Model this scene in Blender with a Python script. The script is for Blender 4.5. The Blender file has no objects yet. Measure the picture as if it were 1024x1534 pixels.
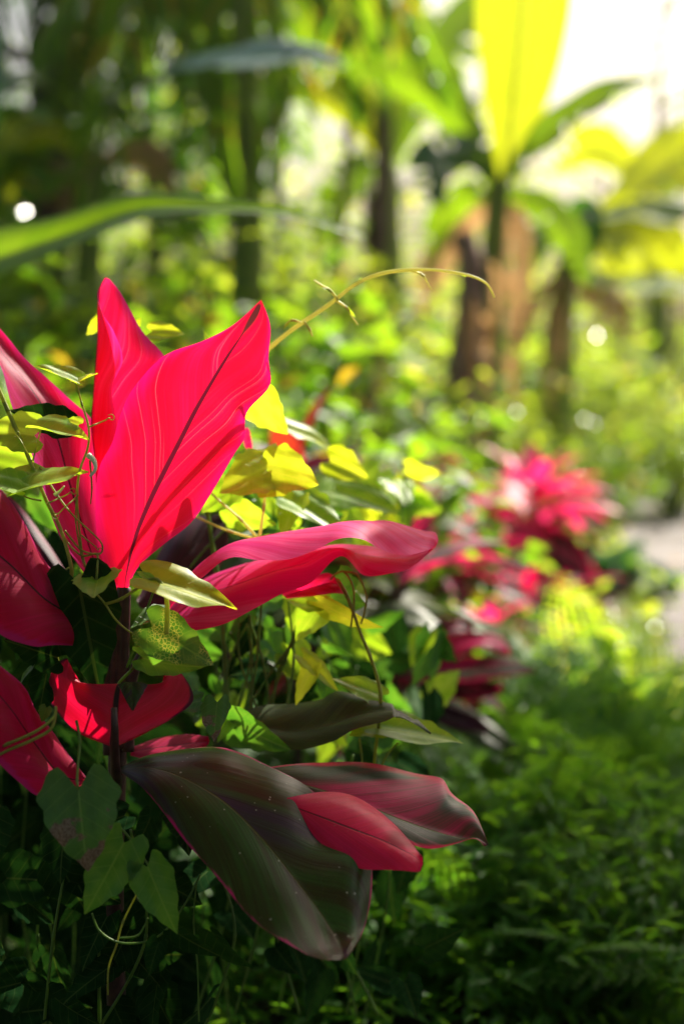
import bpy, math, random
from mathutils import Vector, Matrix, noise as mnoise
C = bpy.context.scene
COL = C.collection
R = math.radians
random.seed(7)

# ------------------------------------------------------------------ camera
CAM_H, PITCH, FPX = 1.3, R(6.1), 2130.0
cd = bpy.data.cameras.new('camera'); cam = bpy.data.objects.new('camera', cd); COL.objects.link(cam)
cam.location = (0, 0, CAM_H); cam.rotation_euler = (R(90) - PITCH, 0, 0)
cd.sensor_fit = 'VERTICAL'; cd.sensor_height = 36; cd.sensor_width = 24; cd.lens = 50
cd.clip_start = 0.05; cd.clip_end = 2000
cd.dof.use_dof = True; cd.dof.focus_distance = 1.74; cd.dof.aperture_fstop = 1.7
C.camera = cam
# ------------------------------------------------------------------ light
SUN_AZ, SUN_EL = R(30), R(43)          # azimuth to the right of the view direction
w = bpy.data.worlds.new('World'); C.world = w; w.use_nodes = True
nt = w.node_tree; nt.nodes.clear()
sky = nt.nodes.new('ShaderNodeTexSky'); sky.sky_type = 'NISHITA'; sky.sun_disc = False
sky.sun_elevation = SUN_EL; sky.sun_rotation = SUN_AZ; sky.air_density = 1.0; sky.dust_density = 8.0; sky.ozone_density = 1.0
bg = nt.nodes.new('ShaderNodeBackground'); bg.inputs[1].default_value = 0.07
wo = nt.nodes.new('ShaderNodeOutputWorld')
nt.links.new(sky.outputs[0], bg.inputs[0]); nt.links.new(bg.outputs[0], wo.inputs[0])
sd = bpy.data.lights.new('sun', 'SUN'); sd.energy = 5.0; sd.angle = R(0.5); sd.color = (1, 0.93, 0.80)
sun = bpy.data.objects.new('sun', sd); COL.objects.link(sun)
sdir = Vector((math.sin(SUN_AZ) * math.cos(SUN_EL), math.cos(SUN_AZ) * math.cos(SUN_EL), math.sin(SUN_EL)))
sun.rotation_euler = sdir.to_track_quat('Z', 'Y').to_euler(); sun.location = (6, 10, 12)
C.view_settings.view_transform = 'Standard'; C.view_settings.look = 'None'
C.view_settings.exposure = 1.4; C.view_settings.gamma = 1
C.cycles.max_bounces = 10; C.cycles.transmission_bounces = 6; C.cycles.diffuse_bounces = 5
C.cycles.sample_clamp_indirect = 8
# ------------------------------------------------------------------ points
FW = Vector((0, math.cos(PITCH), -math.sin(PITCH))); UP = Vector((0, math.sin(PITCH), math.cos(PITCH))); RT = Vector((1, 0, 0))
def P(px, py, d):
    return Vector((0, 0, CAM_H)) + FW * d + RT * ((px - 512) / FPX * d) + UP * ((767 - py) / FPX * d)
def path_left(y): return 1.33 + 0.165 * (y - 5.98)
def gz(x, y):
    z = 0.05 * mnoise.noise(Vector((x * 0.6, y * 0.6, 3))) + 0.02 * mnoise.noise(Vector((x * 2.1, y * 2.1, 9)))
    dx = x - path_left(y)
    if dx < 0: z += 0.10 * min(1, -dx / 0.5)          # planted bed stands a little above the path
    elif dx > 1.0: z += 0.08 * min(1, (dx - 1.0) / 0.4)
    else: z *= 0.35
    return z
def at(px, d):
    x = (px - 512) / FPX * d
    return Vector((x, d, gz(x, d)))
# ------------------------------------------------------------------ object helpers
def tag(o, label, cat, group=None, kind=None):
    if label: o['label'] = label
    if cat: o['category'] = cat
    if group: o['group'] = group
    if kind: o['kind'] = kind
    return o
def thing(name, label, cat, loc, group=None):
    o = bpy.data.objects.new(name, None); COL.objects.link(o); o.location = loc; o.empty_display_size = 0.05
    return tag(o, label, cat, group)
def mesh_obj(name, vs, fs, mat, parent=None, uv=None, smooth=True, local=False):
    if parent is not None and not local:
        q = Vector(parent.location) if parent.parent is None else Vector(parent.location) + Vector(parent.parent.location)
        vs = [Vector(v) - q for v in vs]
    me = bpy.data.meshes.new(name); me.from_pydata([tuple(v) for v in vs], [], fs)
    if uv:
        l = me.uv_layers.new(name='UVMap'); buf = []
        for lp in me.loops: buf.extend(uv[lp.vertex_index])
        l.data.foreach_set('uv', buf)
    if smooth: me.polygons.foreach_set('use_smooth', [True] * len(me.polygons))
    if mat: me.materials.append(mat)
    me.update()
    o = bpy.data.objects.new(name, me); COL.objects.link(o)
    if parent is not None: o.parent = parent
    return o
def copy_tree(o, parent=None):
    c = o.copy(); COL.objects.link(c)
    if parent is not None: c.parent = parent
    for ch in list(o.children): copy_tree(ch, c)
    return c
def cr(pts, t):
    n = len(pts) - 1; f = min(max(t, 0), 0.99999) * n; i = int(f); u = f - i
    a, b, c, d = pts[max(i - 1, 0)], pts[i], pts[i + 1], pts[min(i + 2, n)]
    return 0.5 * (2 * b + (c - a) * u + (2 * a - 5 * b + 4 * c - d) * u * u + (3 * b - a - 3 * c + d) * u ** 3)
def tube(pts, r0, r1, n=7, steps=None, V=None, F=None, wob=0.0):
    V = [] if V is None else V; F = [] if F is None else F
    steps = steps or max(6, 5 * len(pts)); b0 = len(V); prev = None
    for i in range(steps + 1):
        t = i / steps; p = cr(pts, t); tg = (cr(pts, min(t + 0.01, 1)) - cr(pts, max(t - 0.01, 0)))
        if tg.length < 1e-9: tg = Vector((0, 0, 1))
        tg.normalize()
        s = tg.orthogonal().normalized() if prev is None else (prev - tg * prev.dot(tg)).normalized()
        prev = s; q = tg.cross(s); r = r0 + (r1 - r0) * t
        if wob: r *= 1 + wob * mnoise.noise(p * 18)
        for k in range(n):
            a = 2 * math.pi * k / n; V.append(p + (s * math.cos(a) + q * math.sin(a)) * r)
    for i in range(steps):
        for k in range(n):
            a = b0 + i * n + k; b = b0 + i * n + (k + 1) % n; F.append((a, b, b + n, a + n))
    F.append(tuple(b0 + k for k in range(n))[::-1]); F.append(tuple(b0 + steps * n + k for k in range(n)))
    return V, F
# ------------------------------------------------------------------ materials
class NT:
    def __init__(s, name):
        s.m = bpy.data.materials.new(name); s.m.use_nodes = True; s.t = s.m.node_tree; s.t.nodes.clear()
        s.out = s.t.nodes.new('ShaderNodeOutputMaterial')
    def n(s, typ, **kw):
        nd = s.t.nodes.new(typ)
        for k, v in kw.items(): setattr(nd, k, v)
        return nd
    def set(s, sock, v):
        if hasattr(v, 'links') or hasattr(v, 'is_linked'): s.t.links.new(v, sock)
        else: sock.default_value = v
    def math(s, op, a, b=0.0, clamp=False):
        nd = s.n('ShaderNodeMath', operation=op, use_clamp=clamp); s.set(nd.inputs[0], a); s.set(nd.inputs[1], b); return nd.outputs[0]
    def mix(s, f, a, b):
        nd = s.n('ShaderNodeMix', data_type='RGBA'); s.set(nd.inputs[0], f)
        s.set(nd.inputs[6], a if not isinstance(a, tuple) else (*a, 1)); s.set(nd.inputs[7], b if not isinstance(b, tuple) else (*b, 1)); return nd.outputs[2]
    def step(s, x, lo, hi):
        nd = s.n('ShaderNodeMapRange', interpolation_type='SMOOTHSTEP'); s.set(nd.inputs[0], x); nd.inputs[1].default_value = lo; nd.inputs[2].default_value = hi; return nd.outputs[0]
    def vec(s, x, y, z=0.0):
        nd = s.n('ShaderNodeCombineXYZ'); s.set(nd.inputs[0], x); s.set(nd.inputs[1], y); s.set(nd.inputs[2], z); return nd.outputs[0]
    def noise(s, v, scale=1.0, detail=3.0, rough=0.5):
        nd = s.n('ShaderNodeTexNoise'); s.set(nd.inputs['Vector'], v); nd.inputs['Scale'].default_value = scale; nd.inputs['Detail'].default_value = detail; nd.inputs['Roughness'].default_value = rough; return nd.outputs[0]
    def bump(s, h, strength, dist=0.002):
        nd = s.n('ShaderNodeBump'); nd.inputs['Strength'].default_value = strength; nd.inputs['Distance'].default_value = dist; s.set(nd.inputs['Height'], h); return nd.outputs[0]
    def leaf(s, col, tcol, fac, rough=0.4, spec=0.5, normal=None, sheen=0.0):
        p = s.n('ShaderNodeBsdfPrincipled'); s.set(p.inputs['Base Color'], col if not isinstance(col, tuple) else (*col, 1))
        s.set(p.inputs['Roughness'], rough); p.inputs['Specular IOR Level'].default_value = spec
        if sheen: p.inputs['Coat Weight'].default_value = sheen; p.inputs['Coat Roughness'].default_value = 0.22
        t = s.n('ShaderNodeBsdfTranslucent'); s.set(t.inputs[0], tcol if not isinstance(tcol, tuple) else (*tcol, 1))
        if normal is not None: s.set(p.inputs['Normal'], normal)
        mx = s.n('ShaderNodeMixShader'); s.set(mx.inputs[0], fac); s.t.links.new(p.outputs[0], mx.inputs[1]); s.t.links.new(t.outputs[0], mx.inputs[2])
        s.t.links.new(mx.outputs[0], s.out.inputs[0]); return s.m
    def plain(s, col, rough=0.7, spec=0.3, normal=None):
        p = s.n('ShaderNodeBsdfPrincipled'); s.set(p.inputs['Base Color'], col if not isinstance(col, tuple) else (*col, 1))
        s.set(p.inputs['Roughness'], rough); p.inputs['Specular IOR Level'].default_value = spec
        if normal is not None: s.set(p.inputs['Normal'], normal)
        s.t.links.new(p.outputs[0], s.out.inputs[0]); return s.m

def cord_mat(name, ca, cb, ta, tb, edge=None, tedge=None, rib=(0.02, 0.006, 0.01), trib=(0.03, 0.004, 0.008), ribw=0.035, fac=0.5,
             rough=0.42, spec=0.35, coat=0.0, sscale=9.0, vein=None, lo=0.35, hi=0.65, edge_lo=0.86, edge_w=0.10, cc=None, tc=None, seed=0.0, fleck=0.0, tipdark=False):
    s = NT(name); uv = s.n('ShaderNodeUVMap').outputs[0]; sp = s.n('ShaderNodeSeparateXYZ'); s.t.links.new(uv, sp.inputs[0])
    a = s.math('SUBTRACT', s.math('MULTIPLY', sp.outputs[0], 2.0), 1.0); ab = s.math('ABSOLUTE', a); v = sp.outputs[1]
    c = s.math('SUBTRACT', v, s.math('MULTIPLY', ab, 0.42))
    side = s.math('MULTIPLY', s.math('SIGN', a), 3.7)
    st = s.noise(s.vec(s.math('MULTIPLY', c, sscale), s.math('MULTIPLY', v, 1.3), s.math('ADD', side, seed)), 1.0, 4.0, 0.6)
    f = s.step(st, lo, hi)
    col = s.mix(f, ca, cb); tcol = s.mix(f, ta, tb)
    blotch = s.noise(s.vec(s.math('MULTIPLY', c, 2.6), s.math('MULTIPLY', v, 1.1), s.math('ADD', side, seed + 11)), 1.0, 2.0, 0.5)
    if cc:
        g = s.step(blotch, 0.52, 0.66); col = s.mix(g, col, cc); tcol = s.mix(g, tcol, tc or cc)
    big = s.noise(s.n('ShaderNodeTexCoord').outputs['Object'], 14.0, 3.0, 0.5)
    dk = s.math('MULTIPLY', s.step(big, 0.35, 0.75), 0.42)
    col = s.mix(dk, col, (ca[0] * 0.6, ca[1] * 0.6, ca[2] * 0.6)); tcol = s.mix(dk, tcol, (ta[0] * 0.7, ta[1] * 0.5, ta[2] * 0.7))
    fine = s.noise(s.vec(s.math('MULTIPLY', c, 150.0), s.math('MULTIPLY', v, 1.5), side), 1.0, 2.0, 0.5)
    stri = s.math('MULTIPLY', s.step(fine, 0.40, 0.66), 0.42); col = s.mix(stri, col, (ca[0] * 0.62, ca[1] * 0.6, ca[2] * 0.6)); tcol = s.mix(stri, tcol, (ta[0] * 0.82, ta[1] * 0.5, ta[2] * 0.75))
    if vein:
        vn = s.noise(s.vec(s.math('MULTIPLY', c, 105.0), s.math('MULTIPLY', v, 0.5), side), 1.0, 1.0, 0.4)
        vf = s.math('MULTIPLY', s.step(vn, 0.675, 0.73), 0.5); col = s.mix(vf, col, vein); tcol = s.mix(vf, tcol, vein)
    if edge:
        e = s.step(s.math('ADD', ab, s.math('MULTIPLY', s.math('SUBTRACT', st, 0.5), 0.35)), edge_lo, edge_lo + edge_w); col = s.mix(e, col, edge); tcol = s.mix(e, tcol, tedge or edge)
    rw = s.math('MULTIPLY', s.math('SUBTRACT', 1.25, v), ribw)
    rf = s.math('SUBTRACT', 1.0, s.math('DIVIDE', ab, rw), True); rf = s.step(rf, 0.05, 0.5)
    col = s.mix(rf, col, rib); tcol = s.mix(rf, tcol, trib)
    if tipdark:
        tdk = s.math('MULTIPLY', s.step(s.math('SUBTRACT', v, s.math('MULTIPLY', s.math('ABSOLUTE', a), 0.42)), 0.80, 0.85), s.step(s.math('SUBTRACT', 0.985, v), 0.0, 0.02))
        col = s.mix(tdk, col, (0.03, 0.012, 0.012)); tcol = s.mix(tdk, tcol, (0.10, 0.018, 0.02))
    if fleck:
        vo = s.n('ShaderNodeTexVoronoi', feature='F1'); s.set(vo.inputs['Vector'], s.n('ShaderNodeTexCoord').outputs['Object']); vo.inputs['Scale'].default_value = 140; sepf = s.n('ShaderNodeSeparateColor'); s.t.links.new(vo.outputs['Color'], sepf.inputs[0])
        fk = s.math('MULTIPLY', s.math('LESS_THAN', vo.outputs['Distance'], s.math('MULTIPLY', sepf.outputs[0], 0.2)), s.math('GREATER_THAN', s.noise(s.n('ShaderNodeTexCoord').outputs['Object'], 40.0, 1.0), 0.60))
        col = s.mix(s.math('MULTIPLY', fk, fleck), col, (0.45, 0.42, 0.36))
    h = s.math('ADD', s.math('MULTIPLY', fine, 0.28), s.math('ADD', s.math('MULTIPLY', st, 0.9), s.math('MULTIPLY', rf, -0.6)))
    rg = s.math('ADD', rough, s.math('MULTIPLY', s.math('SUBTRACT', blotch, 0.5), 0.25))
    return s.leaf(col, tcol, fac, rg, spec, s.bump(h, 0.4, 0.0024), coat)

M = {}
M['scarlet'] = cord_mat('scarlet leaf', (0.50, 0.006, 0.060), (0.62, 0.012, 0.11), (0.95, 0.004, 0.035), (0.98, 0.006, 0.07), edge=(0.60, 0.015, 0.26), tedge=(0.95, 0.006, 0.20),
                        rib=(0.06, 0.006, 0.02), trib=(0.10, 0.006, 0.02), ribw=0.075, fac=0.62, vein=(0.95, 0.16, 0.22), edge_lo=0.72, edge_w=0.45, tipdark=True)  # magenta edge colour stands in for sky reflected on the rim
M['rose'] = cord_mat('rose red leaf', (0.50, 0.008, 0.09), (0.66, 0.02, 0.20), (0.93, 0.004, 0.05), (0.96, 0.02, 0.16), edge=(0.6, 0.03, 0.33), tedge=(0.9, 0.02, 0.25), fac=0.62, spec=0.25, vein=(0.9, 0.12, 0.25), edge_lo=0.72, edge_w=0.4, seed=2)
M['magenta'] = cord_mat('dark magenta leaf', (0.30, 0.002, 0.030), (0.42, 0.004, 0.075), (0.60, 0.002, 0.035), (0.72, 0.003, 0.07), edge=(0.42, 0.01, 0.12), fac=0.45, spec=0.18, seed=4, rough=0.5)
M['cup'] = cord_mat('cupped crimson leaf', (0.42, 0.004, 0.035), (0.55, 0.008, 0.08), (0.75, 0.003, 0.03), (0.85, 0.006, 0.06), edge=(0.08, 0.006, 0.03), rib=(0.02, 0.006, 0.008), trib=(0.03, 0.006, 0.008), ribw=0.06, fac=0.45, seed=47, edge_lo=0.9)
M['pink'] = cord_mat('pink leaf with painted sheen', (0.84, 0.025, 0.19), (0.90, 0.11, 0.36), (0.98, 0.01, 0.10), (0.98, 0.06, 0.24), cc=(0.68, 0.012, 0.22), tc=(0.85, 0.01, 0.16), rib=(0.35, 0.01, 0.06), trib=(0.6, 0.01, 0.05), fac=0.52, rough=0.5, spec=0.10, seed=6, sscale=16)  # pale pink base also carries the sheen of the sky
M['bronze'] = cord_mat('bronze green leaf', (0.034, 0.020, 0.010), (0.022, 0.070, 0.016), (0.05, 0.04, 0.005), (0.09, 0.11, 0.008), edge=(0.42, 0.008, 0.13), tedge=(0.6, 0.01, 0.14), rib=(0.07, 0.06, 0.02), trib=(0.1, 0.07, 0.01), ribw=0.02,
                       cc=(0.035, 0.008, 0.04), fac=0.2, rough=0.30, spec=0.16, seed=8, sscale=9, edge_lo=0.955, edge_w=0.06, fleck=0.7)
M['bronze_pink'] = cord_mat('bronze leaf with pink margin', (0.010, 0.040, 0.016), (0.040, 0.022, 0.018), (0.08, 0.04, 0.01), (0.12, 0.05, 0.02), edge=(0.55, 0.008, 0.075), tedge=(0.8, 0.004, 0.06), rib=(0.10, 0.10, 0.03), trib=(0.1, 0.08, 0.02), ribw=0.03,
                            cc=(0.48, 0.010, 0.10), fac=0.3, rough=0.32, spec=0.2, seed=13, sscale=13, edge_lo=0.78, edge_w=0.16)
M['hotpink'] = cord_mat('hot pink leaf', (0.60, 0.015, 0.13), (0.74, 0.05, 0.24), (0.95, 0.01, 0.13), (0.95, 0.06, 0.24), edge=(0.45, 0.01, 0.12), fac=0.5, seed=41)
M['crimson'] = cord_mat('crimson leaf with dark streak', (0.78, 0.006, 0.085), (0.86, 0.014, 0.14), (0.9, 0.004, 0.05), (0.95, 0.006, 0.08), cc=(0.40, 0.006, 0.05), tc=(0.5, 0.006, 0.04), rib=(0.14, 0.004, 0.02), ribw=0.03, fac=0.45, rough=0.42, spec=0.25, seed=17, fleck=0.4)
M['olive'] = cord_mat('olive green leaf', (0.030, 0.048, 0.016), (0.055, 0.085, 0.022), (0.06, 0.11, 0.01), (0.10, 0.15, 0.015), edge=(0.10, 0.02, 0.025), rib=(0.08, 0.09, 0.03), trib=(0.1, 0.1, 0.02), ribw=0.02, fac=0.35, rough=0.45, spec=0.2, seed=21, edge_lo=0.95)
M['plum'] = cord_mat('dark plum leaf', (0.030, 0.010, 0.020), (0.06, 0.014, 0.035), (0.10, 0.008, 0.02), (0.16, 0.01, 0.03), edge=(0.16, 0.01, 0.05), fac=0.25, rough=0.5, spec=0.15, seed=25)
M['streak'] = cord_mat('plum and pink streaked leaf', (0.05, 0.02, 0.025), (0.65, 0.02, 0.14), (0.12, 0.01, 0.02), (0.95, 0.01, 0.12), edge=(0.6, 0.015, 0.12), fac=0.45, rough=0.5, spec=0.15, seed=29, sscale=5, lo=0.48, hi=0.56)
M['russet'] = cord_mat('russet leaf', (0.10, 0.015, 0.012), (0.14, 0.03, 0.015), (0.42, 0.03, 0.012), (0.5, 0.06, 0.015), edge=(0.3, 0.01, 0.03), fac=0.5, seed=31)

def vine_mat(name, c1, c2, t1, t2, fac, brown=0.0, lace=False, rough=0.42, spec=0.45, coat=0.0):
    s = NT(name); uv = s.n('ShaderNodeUVMap').outputs[0]; sp = s.n('ShaderNodeSeparateXYZ'); s.t.links.new(uv, sp.inputs[0])
    x = s.math('ABSOLUTE', sp.outputs[0]); y = sp.outputs[1]; oc = s.n('ShaderNodeTexCoord').outputs['Object']
    ns = s.noise(oc, 45.0, 3.0); f = s.step(ns, 0.35, 0.65); col = s.mix(f, c1, c2); tcol = s.mix(f, t1, t2)
    wv = s.math('FRACT', s.math('MULTIPLY', s.math('SUBTRACT', y, s.math('MULTIPLY', x, 0.75)), 5.0))
    ln = s.math('LESS_THAN', s.math('ABSOLUTE', s.math('SUBTRACT', wv, 0.5)), 0.05); mid = s.math('LESS_THAN', x, 0.014)
    vf = s.math('MAXIMUM', s.math('MULTIPLY', ln, 0.35), s.math('MULTIPLY', mid, 0.8))
    lite = (min(1, c2[0] * 1.8 + 0.03), min(1, c2[1] * 1.5 + 0.03), c2[2] * 1.5 + 0.01)
    col = s.mix(vf, col, lite); tcol = s.mix(vf, tcol, (t2[0] * 0.8 + 0.05, t2[1] * 0.8 + 0.05, t2[2]))
    if brown:
        bn = s.math('ADD', s.noise(s.vec(sp.outputs[0], y, 5.0), 2.4, 3.0), s.math('MULTIPLY', s.math('SUBTRACT', y, 0.5), 0.35)); bf = s.step(bn, 0.62 - brown, 0.66 - brown)
        gr = s.noise(oc, 400.0, 2.0); bc = s.mix(s.step(gr, 0.35, 0.65), (0.10, 0.065, 0.05), (0.24, 0.18, 0.15)); col = s.mix(bf, col, bc); tcol = s.mix(bf, tcol, (0.12, 0.06, 0.03))
    if lace:
        vo = s.n('ShaderNodeTexVoronoi', feature='DISTANCE_TO_EDGE'); s.set(vo.inputs['Vector'], oc); vo.inputs['Scale'].default_value = 230
        lf = s.math('MULTIPLY', s.math('LESS_THAN', vo.outputs['Distance'], 0.07), s.step(s.noise(oc, 30.0, 2.0), 0.42, 0.55)); col = s.mix(lf, col, (0.42, 0.40, 0.10)); tcol = s.mix(lf, tcol, (0.5, 0.45, 0.05))
    h = s.math('SUBTRACT', s.math('MULTIPLY', ns, 0.7), s.math('MULTIPLY', vf, 0.7))
    return s.leaf(col, tcol, fac, rough, spec, s.bump(h, 0.5, 0.002), coat)
M['v_yellow'] = vine_mat('yellow green vine leaf', (0.22, 0.32, 0.02), (0.32, 0.40, 0.03), (0.68, 0.78, 0.015), (0.80, 0.84, 0.03), 0.58)  # yellow carries sun shining through, besides the young leaf colour
M['v_lime'] = vine_mat('lime vine leaf', (0.15, 0.29, 0.025), (0.23, 0.37, 0.045), (0.42, 0.66, 0.015), (0.56, 0.74, 0.03), 0.5)  # lightened to stand in for sunlight missing on these leaves
M['v_green'] = vine_mat('green vine leaf', (0.035, 0.11, 0.018), (0.055, 0.15, 0.03), (0.10, 0.30, 0.015), (0.16, 0.36, 0.02), 0.4)
M['v_dark_shade'] = vine_mat('dark green vine leaf', (0.006, 0.022, 0.007), (0.010, 0.034, 0.010), (0.014, 0.055, 0.006), (0.022, 0.075, 0.008), 0.2, rough=0.6, spec=0.0)  # greens sunk below real leaf tone to stand in for shade
M['v_brown'] = vine_mat('blotched vine leaf', (0.03, 0.10, 0.025), (0.045, 0.13, 0.035), (0.08, 0.22, 0.02), (0.1, 0.25, 0.02), 0.3, brown=0.12)
M['v_lace'] = vine_mat('insect eaten vine leaf', (0.03, 0.09, 0.012), (0.07, 0.15, 0.02), (0.1, 0.25, 0.01), (0.16, 0.3, 0.015), 0.35, lace=True)
def stem_mat(name, c1, c2, fac=0.25, t=None, sc=60):
    s = NT(name); oc = s.n('ShaderNodeTexCoord').outputs['Object']; f = s.noise(oc, sc, 3.0); col = s.mix(s.step(f, 0.3, 0.7), c1, c2)
    return s.leaf(col, t or c2, fac, 0.45, 0.4, s.bump(f, 0.3, 0.001))
M['stem'] = stem_mat('vine stem', (0.16, 0.20, 0.03), (0.30, 0.32, 0.07), 0.35, (0.6, 0.6, 0.08))
M['stem_pale'] = stem_mat('pale vine shoot', (0.55, 0.56, 0.20), (0.66, 0.64, 0.28), 0.45, (0.9, 0.85, 0.3))
M['stem_green'] = stem_mat('green vine stem', (0.06, 0.13, 0.02), (0.12, 0.2, 0.03), 0.3, (0.2, 0.35, 0.03))
M['stem_plum'] = stem_mat('cordyline stem', (0.03, 0.012, 0.014), (0.075, 0.03, 0.03), 0.1)
M['white_silk'] = NT('dry white silk').plain((0.62, 0.60, 0.52), 0.8)

def foliage(name, cols, tcols, fac=0.5, rough=0.5, spec=0.25, gloss=0.0):
    s = NT(name); r = s.n('ShaderNodeNewGeometry').outputs['Random Per Island']
    col = s.mix(r, cols[0], cols[1]); tc = s.mix(r, tcols[0], tcols[1])
    if len(cols) > 2:
        k = s.math('GREATER_THAN', s.math('FRACT', s.math('MULTIPLY', r, 37.0)), 0.93); col = s.mix(k, col, cols[2]); tc = s.mix(k, tc, tcols[2])
    if gloss:   # some leaves have a waxier cuticle than others
        rough = s.math('SUBTRACT', rough, s.math('MULTIPLY', s.math('GREATER_THAN', s.math('FRACT', s.math('MULTIPLY', r, 91.0)), 0.7), gloss))
    return s.leaf(col, tc, fac, rough, spec)
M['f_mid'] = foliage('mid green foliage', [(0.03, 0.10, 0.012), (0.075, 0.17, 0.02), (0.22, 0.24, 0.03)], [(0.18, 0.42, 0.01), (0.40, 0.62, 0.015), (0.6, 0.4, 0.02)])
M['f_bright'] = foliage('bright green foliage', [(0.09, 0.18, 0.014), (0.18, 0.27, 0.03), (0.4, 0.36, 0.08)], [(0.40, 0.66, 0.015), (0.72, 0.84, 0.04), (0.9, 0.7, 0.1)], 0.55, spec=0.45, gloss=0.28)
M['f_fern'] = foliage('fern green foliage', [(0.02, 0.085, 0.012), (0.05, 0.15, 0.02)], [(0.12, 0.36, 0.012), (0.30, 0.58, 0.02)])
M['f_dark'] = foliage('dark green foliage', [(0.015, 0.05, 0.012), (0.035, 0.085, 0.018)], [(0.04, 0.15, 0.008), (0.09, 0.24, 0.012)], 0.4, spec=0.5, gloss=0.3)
M['f_teal'] = foliage('blue green foliage', [(0.02, 0.07, 0.035), (0.05, 0.11, 0.06)], [(0.05, 0.2, 0.03), (0.1, 0.26, 0.04)], 0.35, 0.6, 0.1)
M['f_yellow'] = foliage('yellow foliage', [(0.45, 0.30, 0.015), (0.35, 0.12, 0.02), (0.1, 0.2, 0.02)], [(0.9, 0.62, 0.01), (0.7, 0.2, 0.01), (0.3, 0.4, 0.02)], 0.5)
M['f_purple'] = foliage('purple foliage', [(0.035, 0.010, 0.022), (0.075, 0.016, 0.035), (0.2, 0.015, 0.05)], [(0.12, 0.01, 0.03), (0.25, 0.015, 0.05), (0.6, 0.02, 0.08)], 0.3)
M['f_dry'] = foliage('dry foliage', [(0.20, 0.12, 0.07), (0.34, 0.25, 0.17)], [(0.5, 0.22, 0.06), (0.6, 0.4, 0.18)], 0.4, 0.6)
def bark(name, c1, c2, sc=30):
    s = NT(name); oc = s.n('ShaderNodeTexCoord').outputs['Object']; sp = s.n('ShaderNodeSeparateXYZ'); s.t.links.new(oc, sp.inputs[0])
    f = s.noise(s.vec(s.math('MULTIPLY', sp.outputs[0], sc), s.math('MULTIPLY', sp.outputs[1], sc), s.math('MULTIPLY', sp.outputs[2], sc * 0.12)), 1.0, 4.0, 0.6)
    return s.plain(s.mix(s.step(f, 0.3, 0.7), c1, c2), 0.85, 0.2, s.bump(f, 0.8, 0.01))
M['bark'] = bark('brown bark', (0.05, 0.03, 0.025), (0.16, 0.10, 0.085))
M['bark_red'] = bark('red brown fibre', (0.15, 0.075, 0.06), (0.36, 0.23, 0.19), 22)
M['pseudo'] = bark('green banana stem', (0.10, 0.17, 0.03), (0.24, 0.28, 0.06), 14)
def banana_mat(name, c1, c2, t1, t2, fac=0.5, rough=0.33, coat=0.15):
    s = NT(name); uv = s.n('ShaderNodeUVMap').outputs[0]; sp = s.n('ShaderNodeSeparateXYZ'); s.t.links.new(uv, sp.inputs[0])
    ab = s.math('ABSOLUTE', s.math('SUBTRACT', s.math('MULTIPLY', sp.outputs[0], 2.0), 1.0)); c = s.math('SUBTRACT', sp.outputs[1], s.math('MULTIPLY', ab, 0.06))
    f = s.noise(s.vec(s.math('MULTIPLY', c, 60.0), ab), 1.0, 3.0); g = s.step(f, 0.3, 0.7); rf = s.math('LESS_THAN', ab, 0.045)
    col = s.mix(rf, s.mix(g, c1, c2), (0.22, 0.28, 0.06)); tc = s.mix(rf, s.mix(g, t1, t2), (0.25, 0.3, 0.04))
    return s.leaf(col, tc, fac, rough, 0.5, s.bump(f, 0.3, 0.006), coat)
M['ban_yellow'] = banana_mat('sunlit young banana leaf', (0.16, 0.24, 0.012), (0.24, 0.30, 0.015), (0.48, 0.56, 0.010), (0.64, 0.68, 0.015), 0.6)  # lit copy of the leaf, backlight put into its colour
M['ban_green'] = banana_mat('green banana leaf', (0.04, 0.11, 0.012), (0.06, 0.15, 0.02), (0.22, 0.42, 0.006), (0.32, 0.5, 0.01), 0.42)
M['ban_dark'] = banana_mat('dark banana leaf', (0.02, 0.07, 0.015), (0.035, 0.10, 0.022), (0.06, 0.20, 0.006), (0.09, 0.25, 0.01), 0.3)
M['ban_sheen'] = banana_mat('banana leaf with painted sky sheen', (0.07, 0.16, 0.12), (0.10, 0.20, 0.15), (0.06, 0.20, 0.04), (0.09, 0.25, 0.05), 0.15, 0.34, 0.5)  # blue green base stands in for sky reflected on the leaf
M['ban_dry'] = banana_mat('dry banana leaf', (0.20, 0.11, 0.06), (0.34, 0.22, 0.13), (0.45, 0.22, 0.08), (0.6, 0.38, 0.16), 0.45, 0.6, 0)

# ------------------------------------------------------------------ ground, path
s = NT('leaf litter soil'); oc = s.n('ShaderNodeTexCoord').outputs['Object']
f1 = s.noise(oc, 3.0, 5.0, 0.6); f2 = s.noise(oc, 28.0, 4.0, 0.6)
M['soil'] = s.plain(s.mix(s.step(f2, 0.3, 0.7), s.mix(f1, (0.018, 0.014, 0.009), (0.04, 0.03, 0.018)), s.mix(f1, (0.05, 0.04, 0.02), (0.025, 0.04, 0.012))), 0.95, 0.1, s.bump(f2, 0.8, 0.02))
s = NT('grey gravel path'); oc = s.n('ShaderNodeTexCoord').outputs['Object']
vo = s.n('ShaderNodeTexVoronoi'); s.set(vo.inputs['Vector'], oc); vo.inputs['Scale'].default_value = 34
f1 = s.noise(oc, 2.2, 4.0, 0.6); gcol = s.mix(s.step(f1, 0.35, 0.65), (0.12, 0.105, 0.105), (0.24, 0.215, 0.215))
sepc = s.n('ShaderNodeSeparateColor'); s.t.links.new(vo.outputs['Color'], sepc.inputs[0])
M['path'] = s.plain(s.mix(s.math('MULTIPLY', sepc.outputs[0], 0.45), gcol, (0.09, 0.08, 0.075)), 0.85, 0.25, s.bump(vo.outputs['Distance'], 0.6, 0.012))
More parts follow.
